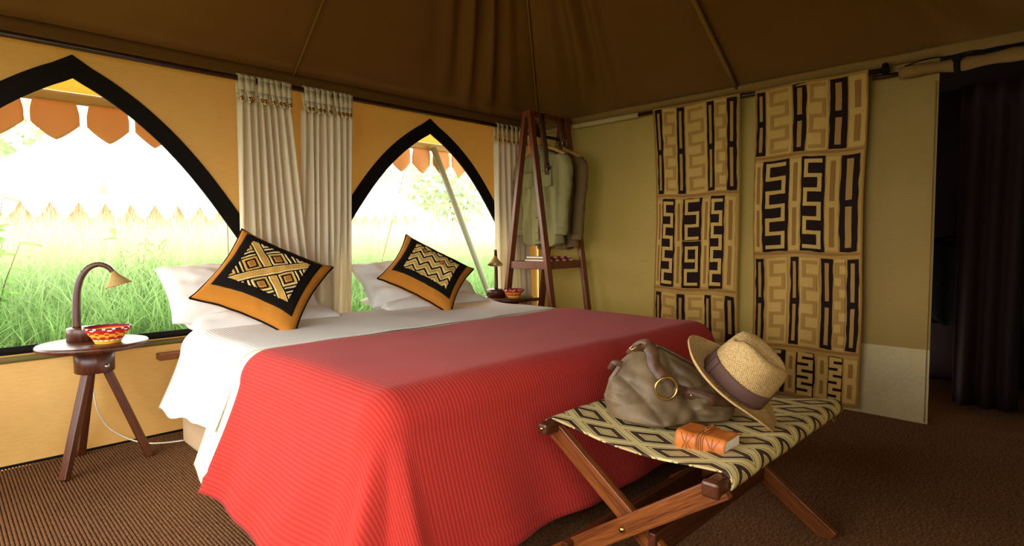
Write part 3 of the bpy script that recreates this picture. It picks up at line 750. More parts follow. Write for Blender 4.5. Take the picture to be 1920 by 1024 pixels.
def table_lamp(cx, cy, z, dv, label, rb):
    root = empty('table_lamp', (cx, cy, z), label, 'lamp', 'curved arm table lamps')
    m = MB(); m.lathe([(0, 0), (rb, 0), (rb, .058), (rb-.003, .062), (0, .062)], (cx, cy, z), 40); m.build('base', 'wood', root)
    d = Vector((dv[0], dv[1], 0)).normalized(); o = Vector((cx, cy, z))-d*.03
    prof = [(0, .06), (.001, .13), (.004, .20), (.012, .26), (.030, .31), (.060, .348), (.100, .362), (.135, .348), (.158, .318)]
    path = smooth_path([o+d*a+Vector((0, 0, h)) for a, h in prof], 6)
    m = MB(); N = len(path); sd_ = Vector((-d.y, d.x, 0))
    vs = []
    for i, p in enumerate(path):
        t = (path[min(i+1, N-1)]-path[max(i-1, 0)]).normalized(); q = t.cross(sd_).normalized(); hw = lerp(.0165, .010, i/(N-1)); hh = lerp(.015, .008, i/(N-1))
        for a, b in ((-1, -.6), (-.6, -1), (.6, -1), (1, -.6), (1, .6), (.6, 1), (-.6, 1), (-1, .6)): vs.append(p+q*hw*a+sd_*hh*b)
    m.add(vs, [(i*8+k, i*8+(k+1) % 8, (i+1)*8+(k+1) % 8, (i+1)*8+k) for i in range(N-1) for k in range(8)]+[tuple(range(8))[::-1], tuple(range((N-1)*8, N*8))])
    arm = m.build('arm', 'wood', root)
    m = MB()
    for i in range(int(N*.55), N-1, 2):
        p = path[i]; t = (path[i+1]-path[i]).normalized(); q = t.cross(sd_).normalized()
        if q.z < 0: q = -q
        hh = lerp(.015, .008, i/(N-1)); m.tube([p+q*(hh*.6)-sd_*(hh*1.02), p+q*(hh+.001)-sd_*hh*.6, p+q*(hh+.001)+sd_*hh*.6, p+q*(hh*.6)+sd_*(hh*1.02)], .0022, 6)
    m.build('lacing', 'rod', arm)
    tip = path[-1]; ax = (d*.30+Vector((0, 0, -1))).normalized(); R = ax.to_track_quat('Z', 'Y').to_matrix()
    m = MB(); rr = .056
    m.lathe([(.006, -.012), (.012, -.006), (.016, .004), (.026, .020), (.040, .036), (rr-.004, .052), (rr, .060), (rr-.004, .061), (rr-.008, .052), (.036, .036), (.022, .020), (.010, .006)], tip, 40, R)
    sh = m.build('shade', 'gourd', root)
    m = MB(); m.lathe([(0, .062), (.009, .060), (.016, .052), (.018, .044), (.014, .034), (.009, .026), (.009, .012)], tip, 20, R); m.build('bulb', 'bulb', root)
    m = MB()
    for k in range(28):
        a = 2*pi*k/28; m.lathe([(0, .003), (.0025, 0), (0, -.003)], tip+R @ Vector((cos(a)*rr, sin(a)*rr, .061)), 6)
    m.build('rim_stitch', 'cord', sh)
table_lamp(-3.415, -.155, T1[2], (.93, -.37), 'table lamp with curved wooden arm on the left side table', .073)
table_lamp(-.785, -.25, T2[2], (-.72, -.70), 'table lamp facing the bed on the far right side table', .073)
def bowl(c, R0, label):
    root_mats = ['red_stitch', 'yellow_stitch', 'white_stitch', 'purple_stitch']
    prof = []; nc = 11; col = []
    for k in range(nc):
        t = k/(nc-1); r = lerp(.52, 1, t**1.25 if t < .8 else t**1.1)*R0; z = .004+.066*t/(.09)*R0*1.0
        for a in (-.6, -.2, .2, .6): prof.append((r+.0035*cos(a*1.5), z+.0036*R0/.09*a*1.6)); col.append(k)
    inner = [(r-.008, z) for r, z in prof[::-1]]
    full = [(0, 0), (prof[0][0]*.97, 0)]+prof+inner+[(0, .006)]
    n = 96; P = len(prof)
    def mi(i, k):
        j = i-2
        if j < 0: return 1
        if j >= P: return [3, 0, 1, 0, 1, 0, 1, 0, 1, 0, 1][min(10, (j-P)//4)]
        row = col[min(j, P-1)]; zig = abs((k % 8)-4)
        if row == nc-1: return 2 if (k % 6) < 2 else 3
        if row == nc-2: return 0 if (k % 12) < 9 else 2
        band = [1, 1, 2, 0, 0, 1, 1, 0, 0][row]
        if row in (2,): return 2 if (k % 6) < 3 else 1
        if row in (4, 6, 7) and zig < 2: return {4: 1, 6: 0, 7: 1}[row]
        return band
    m = MB(); m.lathe(full, c, n, mi=mi)
    return tag(m.build('woven_bowl', root_mats, loc=c), label, 'bowl', 'small woven bowls')
bowl((-3.352, -.315, T1[2]), .094, 'small woven red and orange bowl on the left side table')
bowl((-.735, -.395, T2[2]), .083, 'small woven red and orange bowl on the far right side table')
# lamp cord running down behind the table to the bed
m = MB(); m.tube(smooth_path([(-3.40, -.10, .47), (-3.385, -.075, .40), (-3.377, -.06, .30), (-3.36, -.05, .2), (-3.32, -.045, .11), (-3.24, -.05, .035), (-3.17, -.10, .006), (-3.10, -.16, .004), (-3.02, -.20, .006)], 6), .004, 8)
tag(m.build('lamp_cord', 'creamsheet', loc=(-3.2, -.08, 0)), 'thin pale electric cord trailing from the left side table to the bed', 'cord')

# ================================================================== CLOTHES RACK
rk = empty('clothes_rack', (-.34, -.39, 0), 'reddish wooden A-frame clothes rack standing in the tent corner', 'clothes rack')
RA, RB, RYC, RZ = -.56, -.12, -.395, 2.06
def leg_y(s, z): return RYC+s*(.022+(.30 if s < 0 else .315)*(1-z/RZ))
for x in (RA, RB):
    for s in (1, -1):
        m = MB(); m.bar((x, leg_y(s, RZ), RZ), (x, leg_y(s, 0), 0), .034, .055, (1, 0, 0)); m.build('leg', 'wood_rack', rk, bevel=.004)
m = MB(); m.box(((RA+RB)/2, RYC, RZ-.02), (abs(RA-RB)+.05, .07, .045)); m.build('top_bar', 'wood_rack', rk, bevel=.005)
m = MB(); m.tube([(RA, RYC, 1.885), (RB, RYC, 1.885)], .013, 12); m.build('hanging_bar', 'rod', rk)
for s in (1, -1):
    y = leg_y(s, .85)-s*.02; m = MB(); m.box(((RA+RB)/2, y, .85), (abs(RA-RB)+.03, .028, .06)); m.build('shelf_rail', 'wood_rack', rk, bevel=.004)
for x in (RA, RB):
    m = MB(); m.box((x, RYC, .85), (.028, leg_y(1, .85)-leg_y(-1, .85)-.03, .06)); m.build('shelf_rail', 'wood_rack', rk, bevel=.004)
for k in range(5):
    m = MB(); m.box((RA+.06+k*.08, RYC, .872), (.05, leg_y(1, .85)-leg_y(-1, .85)-.05, .014)); m.build('shelf_slat', 'wood_rack', rk, bevel=.003)
for (x, y, yt, z0, z1) in ((RA+.085, -.525, RYC-.06, 2.045, 1.56), (RB-.10, RYC-.075, RYC-.055, 2.045, 1.80)):
    m = MB(); m.add([(x-.03, y, z1), (x+.03, y-.004, z1), (x+.03, yt, z0), (x-.03, yt+.004, z0)], [(0, 1, 2, 3)]); st = m.build('strap', 'strap', rk, solid=.006)
    m = MB(); m.tube([(x-.026, y-.012, z1+.01), (x+.026, y-.014, z1+.01), (x+.026, y-.012, z1+.065), (x-.026, y-.01, z1+.065), (x-.026, y-.012, z1+.01)], .0045, 8); m.build('buckle', 'steel', st)
# folded kilim on the shelf
m = MB()
for k, (hgt, mi) in enumerate(((.880, 0), (.892, 1), (.904, 0))):
    for j in range(7): m.box((-.47+j*.042, RYC-.02, hgt+.006), (.042, .26-.02*k, .012), mi=(mi if j % 2 else 2+(k % 2)))
tag(m.build('folded_cloth', ['red_stitch', 'purple_stitch', 'white_stitch', 'kuba_tan'], loc=(-.36, RYC, .88)), 'red and white striped folded cloth on the clothes rack shelf', 'cloth')

def garment(xp, yc, ztop, zhem, wsh, mat, label, seed, sl=.71, pocket=True):
    root = empty('shirt', (xp, yc, ztop), label, 'shirt', 'shirts on the clothes rack')
    H = ztop-zhem
    def body(u, v):
        a = 2*pi*u; z = ztop-.02-H*v; vv = v*H
        hw = interp([(0, .062), (.03, .09), (.075, wsh*.5), (.16, wsh*.49), (.35, wsh*.43), (H, wsh*.46)], vv)
        th = interp([(0, .050), (.05, .05), (.2, .055), (H, .05)], vv)
        ca, sa = cos(a), sin(a); e = .7
        y = hw*(abs(ca)**e)*(1 if ca > 0 else -1); x = th*(abs(sa)**e)*(1 if sa > 0 else -1)
        drop = .09*(abs(y)/(wsh*.5))**1.3 if vv < .12 else 0
        k = min(1, vv/.15)
        x += k*(.007*nz(y*30, vv*22, seed+4)+.016*sin(y*55+seed+1.5*nz(y*6, vv*3, seed))*(.4+.6*vv/H)+.015*nz(y*12, vv*7, seed))
        z += .012*sin(y*30+seed)*(v > .97)
        return (xp+x, yc+y, z-drop*(1-vv/.12 if vv < .12 else 0)*0-0)
    m = MB(); m.grid(64, 36, body); m.build('body', mat, root, solid=.003)
    for s in (-1, 1):
        pts = [(xp, yc+s*(wsh*.5-.035), ztop-.085), (xp-.005, yc+s*(wsh*.5+.012), ztop-.16), (xp-.012, yc+s*(wsh*.5+.022), ztop-.30), (xp-.02, yc+s*(wsh*.5+.012), ztop-.45), (xp-.03, yc+s*(wsh*.5-.005), ztop-sl)]
        pp = smooth_path(pts, 6); n = len(pp)
        vs = []; nn = 18
        for i, p in enumerate(pp):
            r = lerp(.068, .048, i/(n-1))*(1.0 if i < n-4 else 1.06)
            for k in range(nn):
                a = 2*pi*k/nn; q = 1+.16*nz(k*.9, i*.35, seed+s*5)+.08*sin(i*1.9+k)*(i > n*.35)
                vs.append(p+Vector((cos(a)*r*.75*q, sin(a)*r*q, .006*sin(k*2+i))))
        m = MB(); m.add(vs, [(i*nn+k, i*nn+(k+1) % nn, (i+1)*nn+(k+1) % nn, (i+1)*nn+k) for i in range(n-1) for k in range(nn)]); sv = m.build('sleeve', mat, root, solid=.003)
        m = MB(); c = pp[-1]; m.lathe([(.049, .0), (.052, .012), (.052, .045), (.049, .055)], c, 18, sx=.8); m.build('cuff', mat, sv, solid=.003)
    m = MB()
    def collar(u, v):
        a = 2*pi*u; r = .062+.018*v; return (xp+.045*cos(a)*(1+.3*v)-.0, yc+r*sin(a), ztop-.02+.028*(1-v)**1.5-.03*v*v-.02*v*max(0, -cos(a)))
    m.grid(32, 5, collar); m.build('collar', mat, root, solid=.003)
    m = MB(); m.grid(2, 22, lambda u, v: (xp-.064-.012*nz(2, v*4, seed), yc-.018+.036*u, lerp(ztop-.06, zhem+.01, v))); pk = m.build('placket', mat, root, solid=.004)
    m = MB()
    for k in range(6):
        m.lathe([(0, .004), (.006, .004), (.007, 0)], (xp-.07, yc, lerp(ztop-.1, zhem+.08, k/5)), 10, Matrix.Rotation(radians(-90), 3, 'Y'))
    m.build('button_row', 'cord', pk)
    if pocket:
        for s in (-1, 1):
            m = MB(); m.grid(4, 5, lambda u, v: (xp-.066, yc+s*.1-.055+.11*u, ztop-.20-.12*v-.012*(1-abs(2*u-1))*v)); m.build('pocket', mat, root, solid=.006)
    return root
def hanger(xp, yc, z, label):
    root = empty('clothes_hanger', (xp, yc, z), label, 'hanger', 'wooden hangers on the clothes rack')
    pts = smooth_path([(xp, yc-.235, z-.085), (xp, yc-.12, z-.032), (xp, yc-.03, z), (xp, yc+.03, z), (xp, yc+.12, z-.032), (xp, yc+.235, z-.085)], 5)
    m = MB(); m.tube(pts, [.012+.008*abs(sin(pi*i/(len(pts)-1))) for i in range(len(pts))], 10, flat=.6); m.build('arm', 'wood_pale', root)
    hk = [(xp, yc, z+.01), (xp, yc, z+.05)]+[(xp, yc+.020*sin(a)-.0, z+.075-.020*cos(a)+.0) for a in (.3, .9, 1.5, 2.2, 2.9, 3.6, 4.2)]
    m = MB(); m.tube(hk, .0028, 6); m.build('hook', 'steel', root)
hanger(-.40, -.40, 1.805, 'wooden hanger holding the olive shirt'); garment(-.40, -.40, 1.80, 1.03, .46, 'shirt_green', 'olive green shirt hanging at the front of the clothes rack', 2)
hanger(-.23, -.415, 1.80, 'wooden hanger holding the brown shirt'); garment(-.23, -.415, 1.79, 1.0, .46, 'shirt_brown', 'brown shirt hanging behind the olive one on the clothes rack', 7, .74, False)

# ================================================================== FOLDING STOOL
SZ = .452
st = empty('folding_stool', (-2.13, -2.63, 0), 'folding wooden luggage stool with diamond print canvas seat at the bed foot', 'stool')
YA, YB = -2.335, -2.925
xa0, xa1, xb0, xb1 = -2.575, -1.60, -2.615, -1.645
for y, x0, x1, s in ((YA, xa0, xa1, 1), (YB, xb0, xb1, -1)):
    m = MB(); m.bar((x0, y, SZ-.004), (x1, y, SZ-.004), .042, .038); rl = m.build('seat_rail', 'wood_leg', st, bevel=.010)
    m = MB(); m.lathe([(0, .004), (.006, .003), (.007, 0)], (x0, y, SZ-.002), 12, Matrix.Rotation(radians(-90), 3, 'Y')); m.build('rivet', 'brass', rl)
def seat(u, v):                       # u across the rails, v along them
    xs0, xs1 = lerp(xa0+.05, xb0+.045, u), lerp(xa1-.03, xb1-.02, u)
    # wrap round the rails at both ends
    w = .10
    if u < w: a = lerp(pi*1.15, pi/2, u/w); y, z = YA-.0+(-cos(a))*-.026*-1, SZ+.026*sin(a)-.004; y = YA+.028*(-cos(a)); 
    elif u > 1-w: a = lerp(pi/2, pi*1.15, (u-1+w)/w); y = YB-.028*(-cos(a)); z = SZ+.026*sin(a)-.004
    else:
        t = (u-w)/(1-2*w); y = lerp(YA, YB, t); z = SZ+.022-.030*sin(pi*t)*(1-.25*sin(pi*v))
    e = .016*sin(pi*u)*(1 if v < .5 else -1)*(abs(2*v-1)**8)
    return (lerp(xs0, xs1, v)+e, y, z+.0025*nz(u*6, v*6, 4))
m = MB(); m.grid(60, 60, seat, uv=lambda u, v: (u*3.0, v*6.5+.5)); m.build('canvas_seat', 'stool', st, solid=.004)
zt_ = SZ-.022
def frame(xs, ytop, ybot, ins):
    for x in xs:
        m = MB(); m.bar((x, ytop, zt_), (x, ybot, .0), .058, .026, (1, 0, 0)); lg = m.build('leg', 'wood_mid', st, bevel=.003)
    p = .36; y = lerp(ytop, ybot, p); 
frame((-2.50, -1.74), YA, -2.95, 0); frame((-2.545, -1.70), YB, -2.31, 1)
for y, z, x0, x1 in ((-2.705, .185, -2.525, -1.71), (-2.44, .085, -2.59, -1.72)):
    m = MB(); m.bar((x0, y, z), (x1, y, z), .024, .078); m.build('stretcher', 'wood_leg', st, bevel=.004)
for x in (-2.560, -1.68):
    m = MB(); m.lathe([(0, .006), (.007, .005), (.009, 0)], (x, -2.63, .220), 14, Matrix.Rotation(radians(-90), 3, 'Y')); m.build('rivet', 'brass', st)
m = MB(); m.bar((-2.632, YB, SZ-.004), (-2.608, YB, SZ-.004), .046, .042); m.build('end_cap', 'wood_leg', st, bevel=.008)

# ------------------------------------------------------------------ leather bag
bg_ = empty('leather_bag', (-2.2, -2.56, .458), 'slouchy olive brown leather bag on the folding stool', 'bag')
L = Vector((.76, -.65, 0)).normalized(); D = Vector((-.65, -.76, 0)).normalized(); Zv = Vector((0, 0, 1)); BC = Vector((-2.205, -2.575, .458))
def bagp(u, v):
    a = 2*pi*u; ca, sa = cos(a), sin(a); t = v
    # half length, half depth, height, lean of the section
    hl = interp([(0, .0), (.02, .15), (.10, .205), (.35, .222), (.6, .212), (.8, .175), (.93, .12), (1, .0)], t)
    hd = interp([(0, .0), (.02, .09), (.10, .125), (.3, .125), (.55, .095), (.75, .06), (.9, .032), (1, .0)], t)
    z = interp([(0, 0), (.02, .0), (.10, .022), (.35, .085), (.6, .15), (.8, .20), (.93, .225), (1, .222)], t)
    e = .8; x = hl*(abs(ca)**e)*(1 if ca > 0 else -1); y = hd*(abs(sa)**e)*(1 if sa > 0 else -1)
    lf = (x+.235)/.47                                 # 0 at the left end .. 1 at the right
    z *= interp([(0, .80), (.2, 1.0), (.4, 1.03), (.6, .80), (.8, .55), (1, .42)], lf)
    y -= .025*t*1.0; x += .02*t
    k = sin(pi*min(1, t*1.1))
    # creases: a deep fold running down to the near corner and slack folds
    fold = .034*exp(-abs((lf-.52-.25*(.5-t))/.05))*(1 if y > 0 else .3)*k
    fold += .018*exp(-abs((lf-.22-.45*(.4-t))/.035))*k*(1 if y > 0 else 0)
    fold += .016*exp(-((lf-.62-.5*(t-.5))/.03)**2)*k*(1 if y > 0 else 0)-.012*exp(-((lf-.70-.5*(t-.5))/.035)**2)*k*(1 if y > 0 else 0)
    fold += .010*(1-abs(nz(lf*5+t*2, t*3-lf*2, 14))*3)*k*(1 if y > 0 else 0)
    y -= fold if y > 0 else -fold*.4
    y += k*(.014*nz(lf*4, t*3, 2)+.008*nz(lf*9, t*7, 5)); z += .010*k*nz(lf*5, t*3, 8)
    if t > .02: y += .05*exp(-((lf-.33)/.16)**2)*exp(-((t-.12)/.14)**2)*(1 if sa > 0 else 0)
    return BC+L*x+D*y+Zv*max(z, .0)
m = MB(); m.grid(170, 90, bagp); body = m.build('body', 'bag', bg_)
bvh = BVHTree.FromPolygons([Vector(v) for v in m.v], m.f)
def onbag(l, h, off=.004):
    o = BC+L*l+Zv*h+D*.5; hit = bvh.ray_cast(o, -D)
    if hit[0] is None: return None
    n = hit[1] if hit[1].dot(D) > 0 else -hit[1]
    return hit[0]+n*off
def ribbon(name, pts, wd, mat, parent, nrm=None, solid=.004, n=26):
    P = resample(pts, n); m = MB(); vs = []
    for i, p in enumerate(P):
        t = (P[min(i+1, n)]-P[max(i-1, 0)]).normalized(); N = nrm(p) if nrm else D
        s = t.cross(N).normalized(); vs += [p-s*wd/2, p+s*wd/2]
    m.add(vs, [(2*i, 2*i+1, 2*i+3, 2*i+2) for i in range(n)]); return m.build(name, mat, parent, solid=solid)
RINGP = onbag(-.055, .115, .022) or BC+D*.1+Zv*.115
m = MB()                                  # dark patch on the closed top, painted as the shaded inside
def mouth(u, v):
    l = lerp(-.035, .155, u); d = (v-.5)*.058*sin(pi*u)**.7-.012
    h = bvh.ray_cast(BC+L*l+D*(d-.02)+Zv*.5, -Zv)
    return (h[0] if h[0] else BC+L*l+Zv*.15)+Zv*.003
m.grid(20, 8, mouth); m.build('mouth_shade', 'mouth_shade', bg_)
m = MB(); m.tube([mouth(k/24, 1)+Zv*.003+D*.002 for k in range(25)], .0045, 8); m.build('mouth_edge', 'strap', bg_)
tops = BC+L*(-.085)+Zv*.235
s1 = [tops+L*-.035-D*.03+Zv*-.03, tops+L*-.02+D*.0+Zv*.0, tops+L*.0+D*.02+Zv*.012, tops+L*.012+D*.045+Zv*-.01, (onbag(-.07, .18, .012) or tops), RINGP+Zv*.026]
ribbon('strap', smooth_path(s1, 4), .042, 'strap', bg_)
s2 = [RINGP+L*.028-Zv*.004]+[q for q in (onbag(a, h, .008) for a, h in ((.02, .100), (.06, .088), (.10, .078), (.14, .066), (.17, .056), (.195, .046))) if q]
ribbon('strap', s2, .036, 'strap', bg_)
m = MB(); n = 28; A = L; B_ = Zv
m.tube([RINGP+(A*cos(2*pi*k/n)+B_*sin(2*pi*k/n))*.035+D*.004 for k in range(n+1)], .0042, 8, caps=False); m.build('ring', 'brass', bg_)
m = MB(); q = tops+L*-.03+D*.005+Zv*-.004; a1 = (L*.6+Zv*.6).normalized()
m.tube([q+L*-.018-D*.012, q+L*.012-D*.012+Zv*.018, q+L*.012+D*.012+Zv*.018, q+L*-.018+D*.012, q+L*-.018-D*.012], .003, 8); m.build('buckle', 'brass', bg_)
q = onbag(.05, .09, .014)
if q: m = MB(); m.lathe([(0, .003), (.004, .002), (.005, 0)], q, 12, D.to_track_quat('Z', 'Y').to_matrix()); m.build('rivet', 'brass', bg_)
fl_ = [BC+L*(-.17+.04*k)+D*(.0)+Zv*(.17+.012*sin(k)) for k in range(3)]
ribbon('side_loop', smooth_path([BC+L*-.20+Zv*.165, BC+L*-.19+D*.02+Zv*.19, BC+L*-.165+D*.02+Zv*.185], 4), .02, 'strap', bg_)

# ------------------------------------------------------------------ straw hat
HC = Vector((-2.165, -2.775, .598)); HZ = Vector((.042, -.664, .746)).normalized(); HX = Vector((.563, -.610, -.559)); HX = (HX-HZ*HX.dot(HZ)).normalized(); HY = HZ.cross(HX)
hat = empty('straw_hat', HC, 'woven straw hat with brown ribbon leaning on the leather bag', 'hat')
def hp(x, y, z): return HC+HX*x+HY*y+HZ*z
def crown(u, v):
    a = 2*pi*u; ca, sa = cos(a), sin(a)
    r = interp([(0, 1), (.35, .96), (.62, .90), (.74, .84), (.82, .70), (.90, .45), (1, 0)], v)
    h = interp([(0, 0), (.35, .070), (.62, .124), (.74, .142), (.82, .149), (.90, .143), (1, .132)], v)
    x, y = .108*r*ca, .091*r*sa
    if v > .55: h -= .028*exp(-(y/.022)**2)*min(1, (v-.55)/.25)*(1-.3*(x/.08)); 
    pin = exp(-((x-.075)/.05)**2)*min(1, v/.6); y *= 1-.22*pin; h += .018*(x > 0)*0-.10*x*min(1, v)
    return hp(x, y, h)
m = MB(); m.grid(72, 30, crown, uv=lambda u, v: (u, v*.55)); m.build('crown', 'straw', hat, solid=.003)
def brim(u, v):
    a = 2*pi*u; ca, sa = cos(a), sin(a); rx, ry = lerp(.107, .193, v), lerp(.090, .150, v)
    x, y = rx*ca, ry*sa; z = -.004
    z += .022*v*v*sa*sa                       # sides roll up
    z -= .030*max(0, ca)**2*v**1.5            # front snaps down
    z += .035*max(0, -ca)**3*v**3             # back turns up
    return hp(x, y, z+.003*nz(ca*2, sa*2, 3)*v)
m = MB(); m.grid(80, 14, brim, uv=lambda u, v: (u*1.4, v*.40)); m.build('brim', 'straw', hat, solid=.004)
m = MB(); m.tube([brim(k/80, 1) for k in range(81)], .0032, 6, caps=False); m.build('brim_edge', 'straw', hat)
m = MB(); m.grid(72, 4, lambda u, v: (lambda p, c: p+(p-c).normalized()*.004)(crown(u, .02+.24*v), hp(0, 0, .04*v))); rb = m.build('ribbon', 'band', hat, solid=.002)
m = MB(); a0 = .56; pts = [crown(a0, .0+.27*k/5) for k in range(6)]; 
m.grid(4, 4, lambda u, v: (lambda p, c: p+(p-c).normalized()*.008)(crown(a0-.02+.04*u, .0+.26*v), hp(0, 0, .04*v))); m.build('ribbon_knot', 'band', rb, solid=.003)

# ------------------------------------------------------------------ leather journal
jb = empty('leather_journal', (-2.31, -2.785, .444), 'orange leather journal with wrap cord lying on the stool canvas', 'book')
a_ = Vector((.0, -1, 0)).normalized(); w_ = Vector((1, .0, 0)).normalized(); J0 = Vector((-2.425, -2.725, .446)); JL, JW, JT = .142, .105, .054
def jp(l, w, t): return J0+a_*l+w_*w+Zv*t
def jcover(u, v):
    # profile: bottom board - rounded spine - top board (open at the fore edge), v along the length
    if u < .36: w, t = lerp(JW, .012, u/.36), .0
    elif u < .64: an = lerp(-pi/2, -3*pi/2, (u-.36)/.28); w, t = .012+.016*cos(an), JT/2+JT/2*sin(an)*1.0
    else: w, t = lerp(.012, JW, (u-.64)/.36), JT
    t += .0025*nz(u*5, v*4, 2)*(u > .3)
    if u > .93: t -= .006*(u-.93)/.07
    return jp(-.003+(JL+.006)*v, w, t)
m = MB(); m.grid(60, 16, jcover); m.build('cover', 'book', jb, solid=.0035, offset=0)
m = MB(); m.grid(24, 26, lambda u, v: jp(.002+(JL-.004), lerp(.006, JW-.006, u)+.002*nz(v*30, u), lerp(.003, JT-.003, v)))
for k in range(24):
    t0 = .003+(JT-.006)*k/24; m.box(jp(JL/2, JW/2, t0+.0009)+a_*random.uniform(-.0015, .0015)+w_*random.uniform(-.003, .001), (JL-.004, JW-.012, .0014), Matrix((a_, w_, Zv)).transposed())
m.build('page_block', 'page', jb)
m = MB()
for l, th in ((.062, 0), (.068, .3), (.074, -.3), (.080, .1)):
    loop = [jcover(.02+.96*k/40, 0)+a_*(l+.003+.004*th*sin(k*.3)) for k in range(41)]
    c = jp(l, JW/2, JT/2); m.tube([p+(p-c).normalized()*.0035 for p in loop], .0022, 6)
m.tube(smooth_path([jp(.07, .03, JT+.004), jp(.078, .06, JT+.012), jp(.07, .085, JT+.010), (jp(.06, .06, JT+.006)), jp(.075, .04, JT+.006)], 5), .0022, 6)
m.build('wrap_cord', 'cord', jb)
for lc in (.032, .108):
    m = MB()
    for s2 in (-1, 1):
        for sgn in (-1, 1):
            m.tube([jcover(.5+sgn*d*.10, 0)+a_*(lc+.003+s2*(.004+.016*d))-w_*.003 for d in (0, .25, .5, .75, 1)], .0011, 5)
    m.tube([jcover(.5+d*.1, 0)+a_*(lc+.003)-w_*.003 for d in (-1, -.5, 0, .5, 1)], .0012, 5)
    m.tube([jcover(.5, 0)+a_*(lc+.003+d)-w_*.003 for d in (-.006, 0, .006)], .0014, 5)
    m.build('tooled_motif', 'cord', jb)

# ================================================================== OUTSIDE
m = MB(); m.grid(40, 40, lambda u, v: (lerp(-14, 14, u), lerp(.06, 40, v), -.08+.05*nz(u*20, v*20))); m.grid(10, 20, lambda u, v: (lerp(-20, XL-.05, u), lerp(-14, .06, v), -.08)); m.grid(10, 10, lambda u, v: (lerp(XL-.05, 6, u), lerp(-14, YF-.2, v), -.08))
g = m.build('ground_outside', 'soil'); struct(g)
# awning over the window wall
AY, AZ = 1.42, 2.06
aw = empty('awning', (-2.2, AY, AZ), 'orange canvas awning with scalloped edge outside both windows', 'awning')
m = MB(); m.grid(60, 12, lambda u, v: (lerp(-5.2, 1.6, u), lerp(.05, AY, v), lerp(2.14, AZ+.02, v)+.02*sin(pi*v)*sin(u*40)*.3)); m.build('canopy', 'awning', aw)
m = MB(); m.grid(60, 2, lambda u, v: (lerp(-5.2, 1.6, u), AY+.005, lerp(AZ+.02, AZ-.06, v))); m.build('hem_band', 'hem', aw, solid=.006)
tips = [-4.72, -4.44, -4.16, -3.87, -3.58, -3.285, -2.985, -2.705, -2.44, -2.17, -1.90, -1.62, -1.345, -1.06, -.785, -.515, -.257, .0, .255, .51, .77, 1.03, 1.3]
for k, x in enumerate(tips):
    w2 = min(x-tips[k-1] if k else .28, tips[k+1]-x if k < len(tips)-1 else .28)/2
    def tongue(u, v):
        a = 2*u-1; hw = w2*interp([(0, .80), (.5, .90), (1, .90)], v); zb = .155+.105*(1-abs(a)**1.25)
        return (x+a*hw, AY-.004+.012*sin(3*a+x*5)*v, AZ-.05-zb*v)
    m = MB(); m.grid(12, 8, tongue); m.build('scallop', 'valance', aw, solid=.003)
m = MB(); m.tube([(-.14, AY-.05, AZ-.03), (.89, AY-.03, -.05)], .032, 14)
tag(m.build('awning_pole', 'polepaint', loc=(.89, AY, -.05)), 'pale slanting pole outside the smaller window', 'pole')
for x0, x1 in ((-2.2, -1.98), (-.38, -.62)):
    m = MB(); m.tube([(x0, AY+.02, AZ-.05), (x1, AY+.65, -.05)], .004, 6)
    tag(m.build('guy_rope', 'hem', loc=(x1, AY+.65, -.05)), 'thin guy rope hanging from the awning edge, seen through the %s window' % ('large' if x0 < -1 else 'smaller'), 'rope')
# tall grass (nobody could count the blades)
rng = random.Random(5); vs = []; fs = []
def blade(x, y, z, h, lean, az, wd):
    dx, dy = cos(az), sin(az); o = len(vs); ns = 4
    for i in range(ns+1):
        t = i/ns; b = lean*t*t*h; px, py, pz = x+dx*b, y+dy*b, z+h*t*(1-.25*lean*t); ww = wd*(1-t)**.7
        vs.append((px-dy*ww, py+dx*ww, pz)); vs.append((px+dy*ww, py-dx*ww, pz))
    for i in range(ns): fs.append((o+2*i, o+2*i+1, o+2*i+3, o+2*i+2))
for k in range(34000):
    t = rng.random(); y = 1.75+6.2*t**1.4; half = 3.0+.75*y; x = rng.uniform(-4.6-.2*y, 1.0+.75*y)
    cl = .5+.5*nz(x*1.3, y*1.3, 4); h = (.66+.92*min(1, (y-1.7)/1.5))*(.70+.55*cl)*rng.uniform(.6, 1.15)
    blade(x, y, -.08, h, rng.uniform(.05, .95)**1.2*1.25, rng.uniform(0, 2*pi), rng.choice((.003, .004, .006, .009, .012)))
for k in range(5000):
    x = rng.uniform(-14, -6.5); y = rng.uniform(-6, 1.5); blade(x, y, -.08, rng.uniform(.4, .8), rng.uniform(.1, .6), rng.uniform(0, 6.28), .008)
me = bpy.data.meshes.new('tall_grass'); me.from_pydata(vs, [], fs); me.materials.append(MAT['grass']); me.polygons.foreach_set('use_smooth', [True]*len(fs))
tg = bpy.data.objects.new('tall_grass', me); COL.objects.link(tg); tag(tg, 'tall pale green grass growing outside the tent windows', 'grass', kind='stuff')
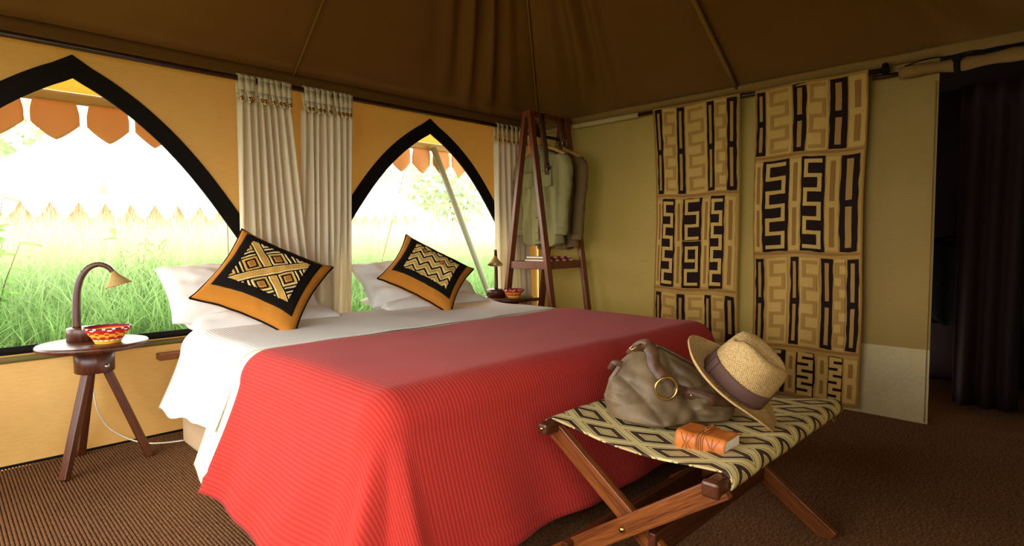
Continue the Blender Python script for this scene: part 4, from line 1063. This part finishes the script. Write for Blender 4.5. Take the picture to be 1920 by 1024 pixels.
# leafy bush beyond the left window edge
def leaf_mesh():
    m = MB(); m.grid(4, 6, lambda u, v: ((u-.5)*.052*sin(pi*min(.98, v+.04))**.8, .11*v, -.02*v*v+.012*abs(2*u-1))); return m
def shrub(cx, cy, h, nst, label):
    root = empty('leafy_bush', (cx, cy, -.08), label, 'bush'); proto = None
    for s in range(nst):
        az = rng.uniform(0, 2*pi); ln = rng.uniform(.05, .35); hh = h*rng.uniform(.7, 1.05)
        pts = [(cx+cos(az)*ln*t*t, cy+sin(az)*ln*t*t, -.08+hh*t) for t in (0, .25, .5, .75, 1)]
        m = MB(); m.tube(pts, [.007, .006, .005, .004, .002], 6); m.build('stem', 'bark', root)
        for k in range(9):
            t = .35+.65*k/8; i = min(3, int(t*4)); p = Vector(pts[i]).lerp(Vector(pts[i+1]), t*4-i)
            if proto is None: proto = leaf_mesh().build('leaf', 'leaf', None); l = proto
            else: l = proto.copy(); COL.objects.link(l)
            l.parent = root; l.location = p-root.location; sc_ = rng.uniform(.8, 1.35)
            l.scale = (sc_, sc_, sc_); l.rotation_euler = (rng.uniform(-.7, .5), rng.uniform(-.4, .4), rng.uniform(0, 6.28))
shrub(-3.66, 2.15, 1.42, 13, 'broad leaved green bush at the left edge of the large window')
shrub(-2.45, 3.3, 1.30, 6, 'small leafy bush in the grass beyond the large window')
# neighbouring tents with scalloped eaves
def far_tent(cx, cy, wd, ze, zr, label):
    root = empty('far_tent', (cx, cy, -.08), label, 'tent')
    m = MB(); a = wd/2; b = [(cx-a, cy, ze), (cx+a, cy, ze), (cx+a, cy+wd, ze), (cx-a, cy+wd, ze)]; ap = (cx, cy+a, zr)
    for p, q in zip(b, b[1:]+b[:1]): m.grid(8, 8, lambda u, v: tuple(Vector(p).lerp(Vector(q), u).lerp(Vector(ap), v)-Vector((0, 0, .3*sin(pi*v)*.4))))
    m.build('roof', 'tentwhite', root)
    m = MB(); m.box((cx, cy+a+.3, ze/2-.04), (wd-.5, wd-.5, ze)); m.build('wall', 'tent_glare', root)
    n = int(wd/.36)
    for k in range(n):
        x0 = cx-a+wd*k/n; w = wd/n
        m = MB(); m.grid(8, 3, lambda u, v: (x0+w*(.5+(u-.5)*lerp(.93, 1.0, v)), cy-.02, ze-v*(.06+.26*(1-abs(2*u-1)**1.5)))); m.build('scallop', 'tentwhite', root)
    m = MB(); m.tube([(cx-a*.3, cy+.02, ze+.1), (cx-a*.3, cy+.02, ze+.65)], [.05, .02], 8); m.build('finial', 'tent_glare', root)
far_tent(-.9, 8.2, 6.2, 1.78, 4.2, 'white tent with scalloped eaves beyond the grass, through the large window')
far_tent(6.2, 13.0, 5.0, 2.0, 4.2, 'white tent beyond the grass, seen through the smaller window')
# trees beyond
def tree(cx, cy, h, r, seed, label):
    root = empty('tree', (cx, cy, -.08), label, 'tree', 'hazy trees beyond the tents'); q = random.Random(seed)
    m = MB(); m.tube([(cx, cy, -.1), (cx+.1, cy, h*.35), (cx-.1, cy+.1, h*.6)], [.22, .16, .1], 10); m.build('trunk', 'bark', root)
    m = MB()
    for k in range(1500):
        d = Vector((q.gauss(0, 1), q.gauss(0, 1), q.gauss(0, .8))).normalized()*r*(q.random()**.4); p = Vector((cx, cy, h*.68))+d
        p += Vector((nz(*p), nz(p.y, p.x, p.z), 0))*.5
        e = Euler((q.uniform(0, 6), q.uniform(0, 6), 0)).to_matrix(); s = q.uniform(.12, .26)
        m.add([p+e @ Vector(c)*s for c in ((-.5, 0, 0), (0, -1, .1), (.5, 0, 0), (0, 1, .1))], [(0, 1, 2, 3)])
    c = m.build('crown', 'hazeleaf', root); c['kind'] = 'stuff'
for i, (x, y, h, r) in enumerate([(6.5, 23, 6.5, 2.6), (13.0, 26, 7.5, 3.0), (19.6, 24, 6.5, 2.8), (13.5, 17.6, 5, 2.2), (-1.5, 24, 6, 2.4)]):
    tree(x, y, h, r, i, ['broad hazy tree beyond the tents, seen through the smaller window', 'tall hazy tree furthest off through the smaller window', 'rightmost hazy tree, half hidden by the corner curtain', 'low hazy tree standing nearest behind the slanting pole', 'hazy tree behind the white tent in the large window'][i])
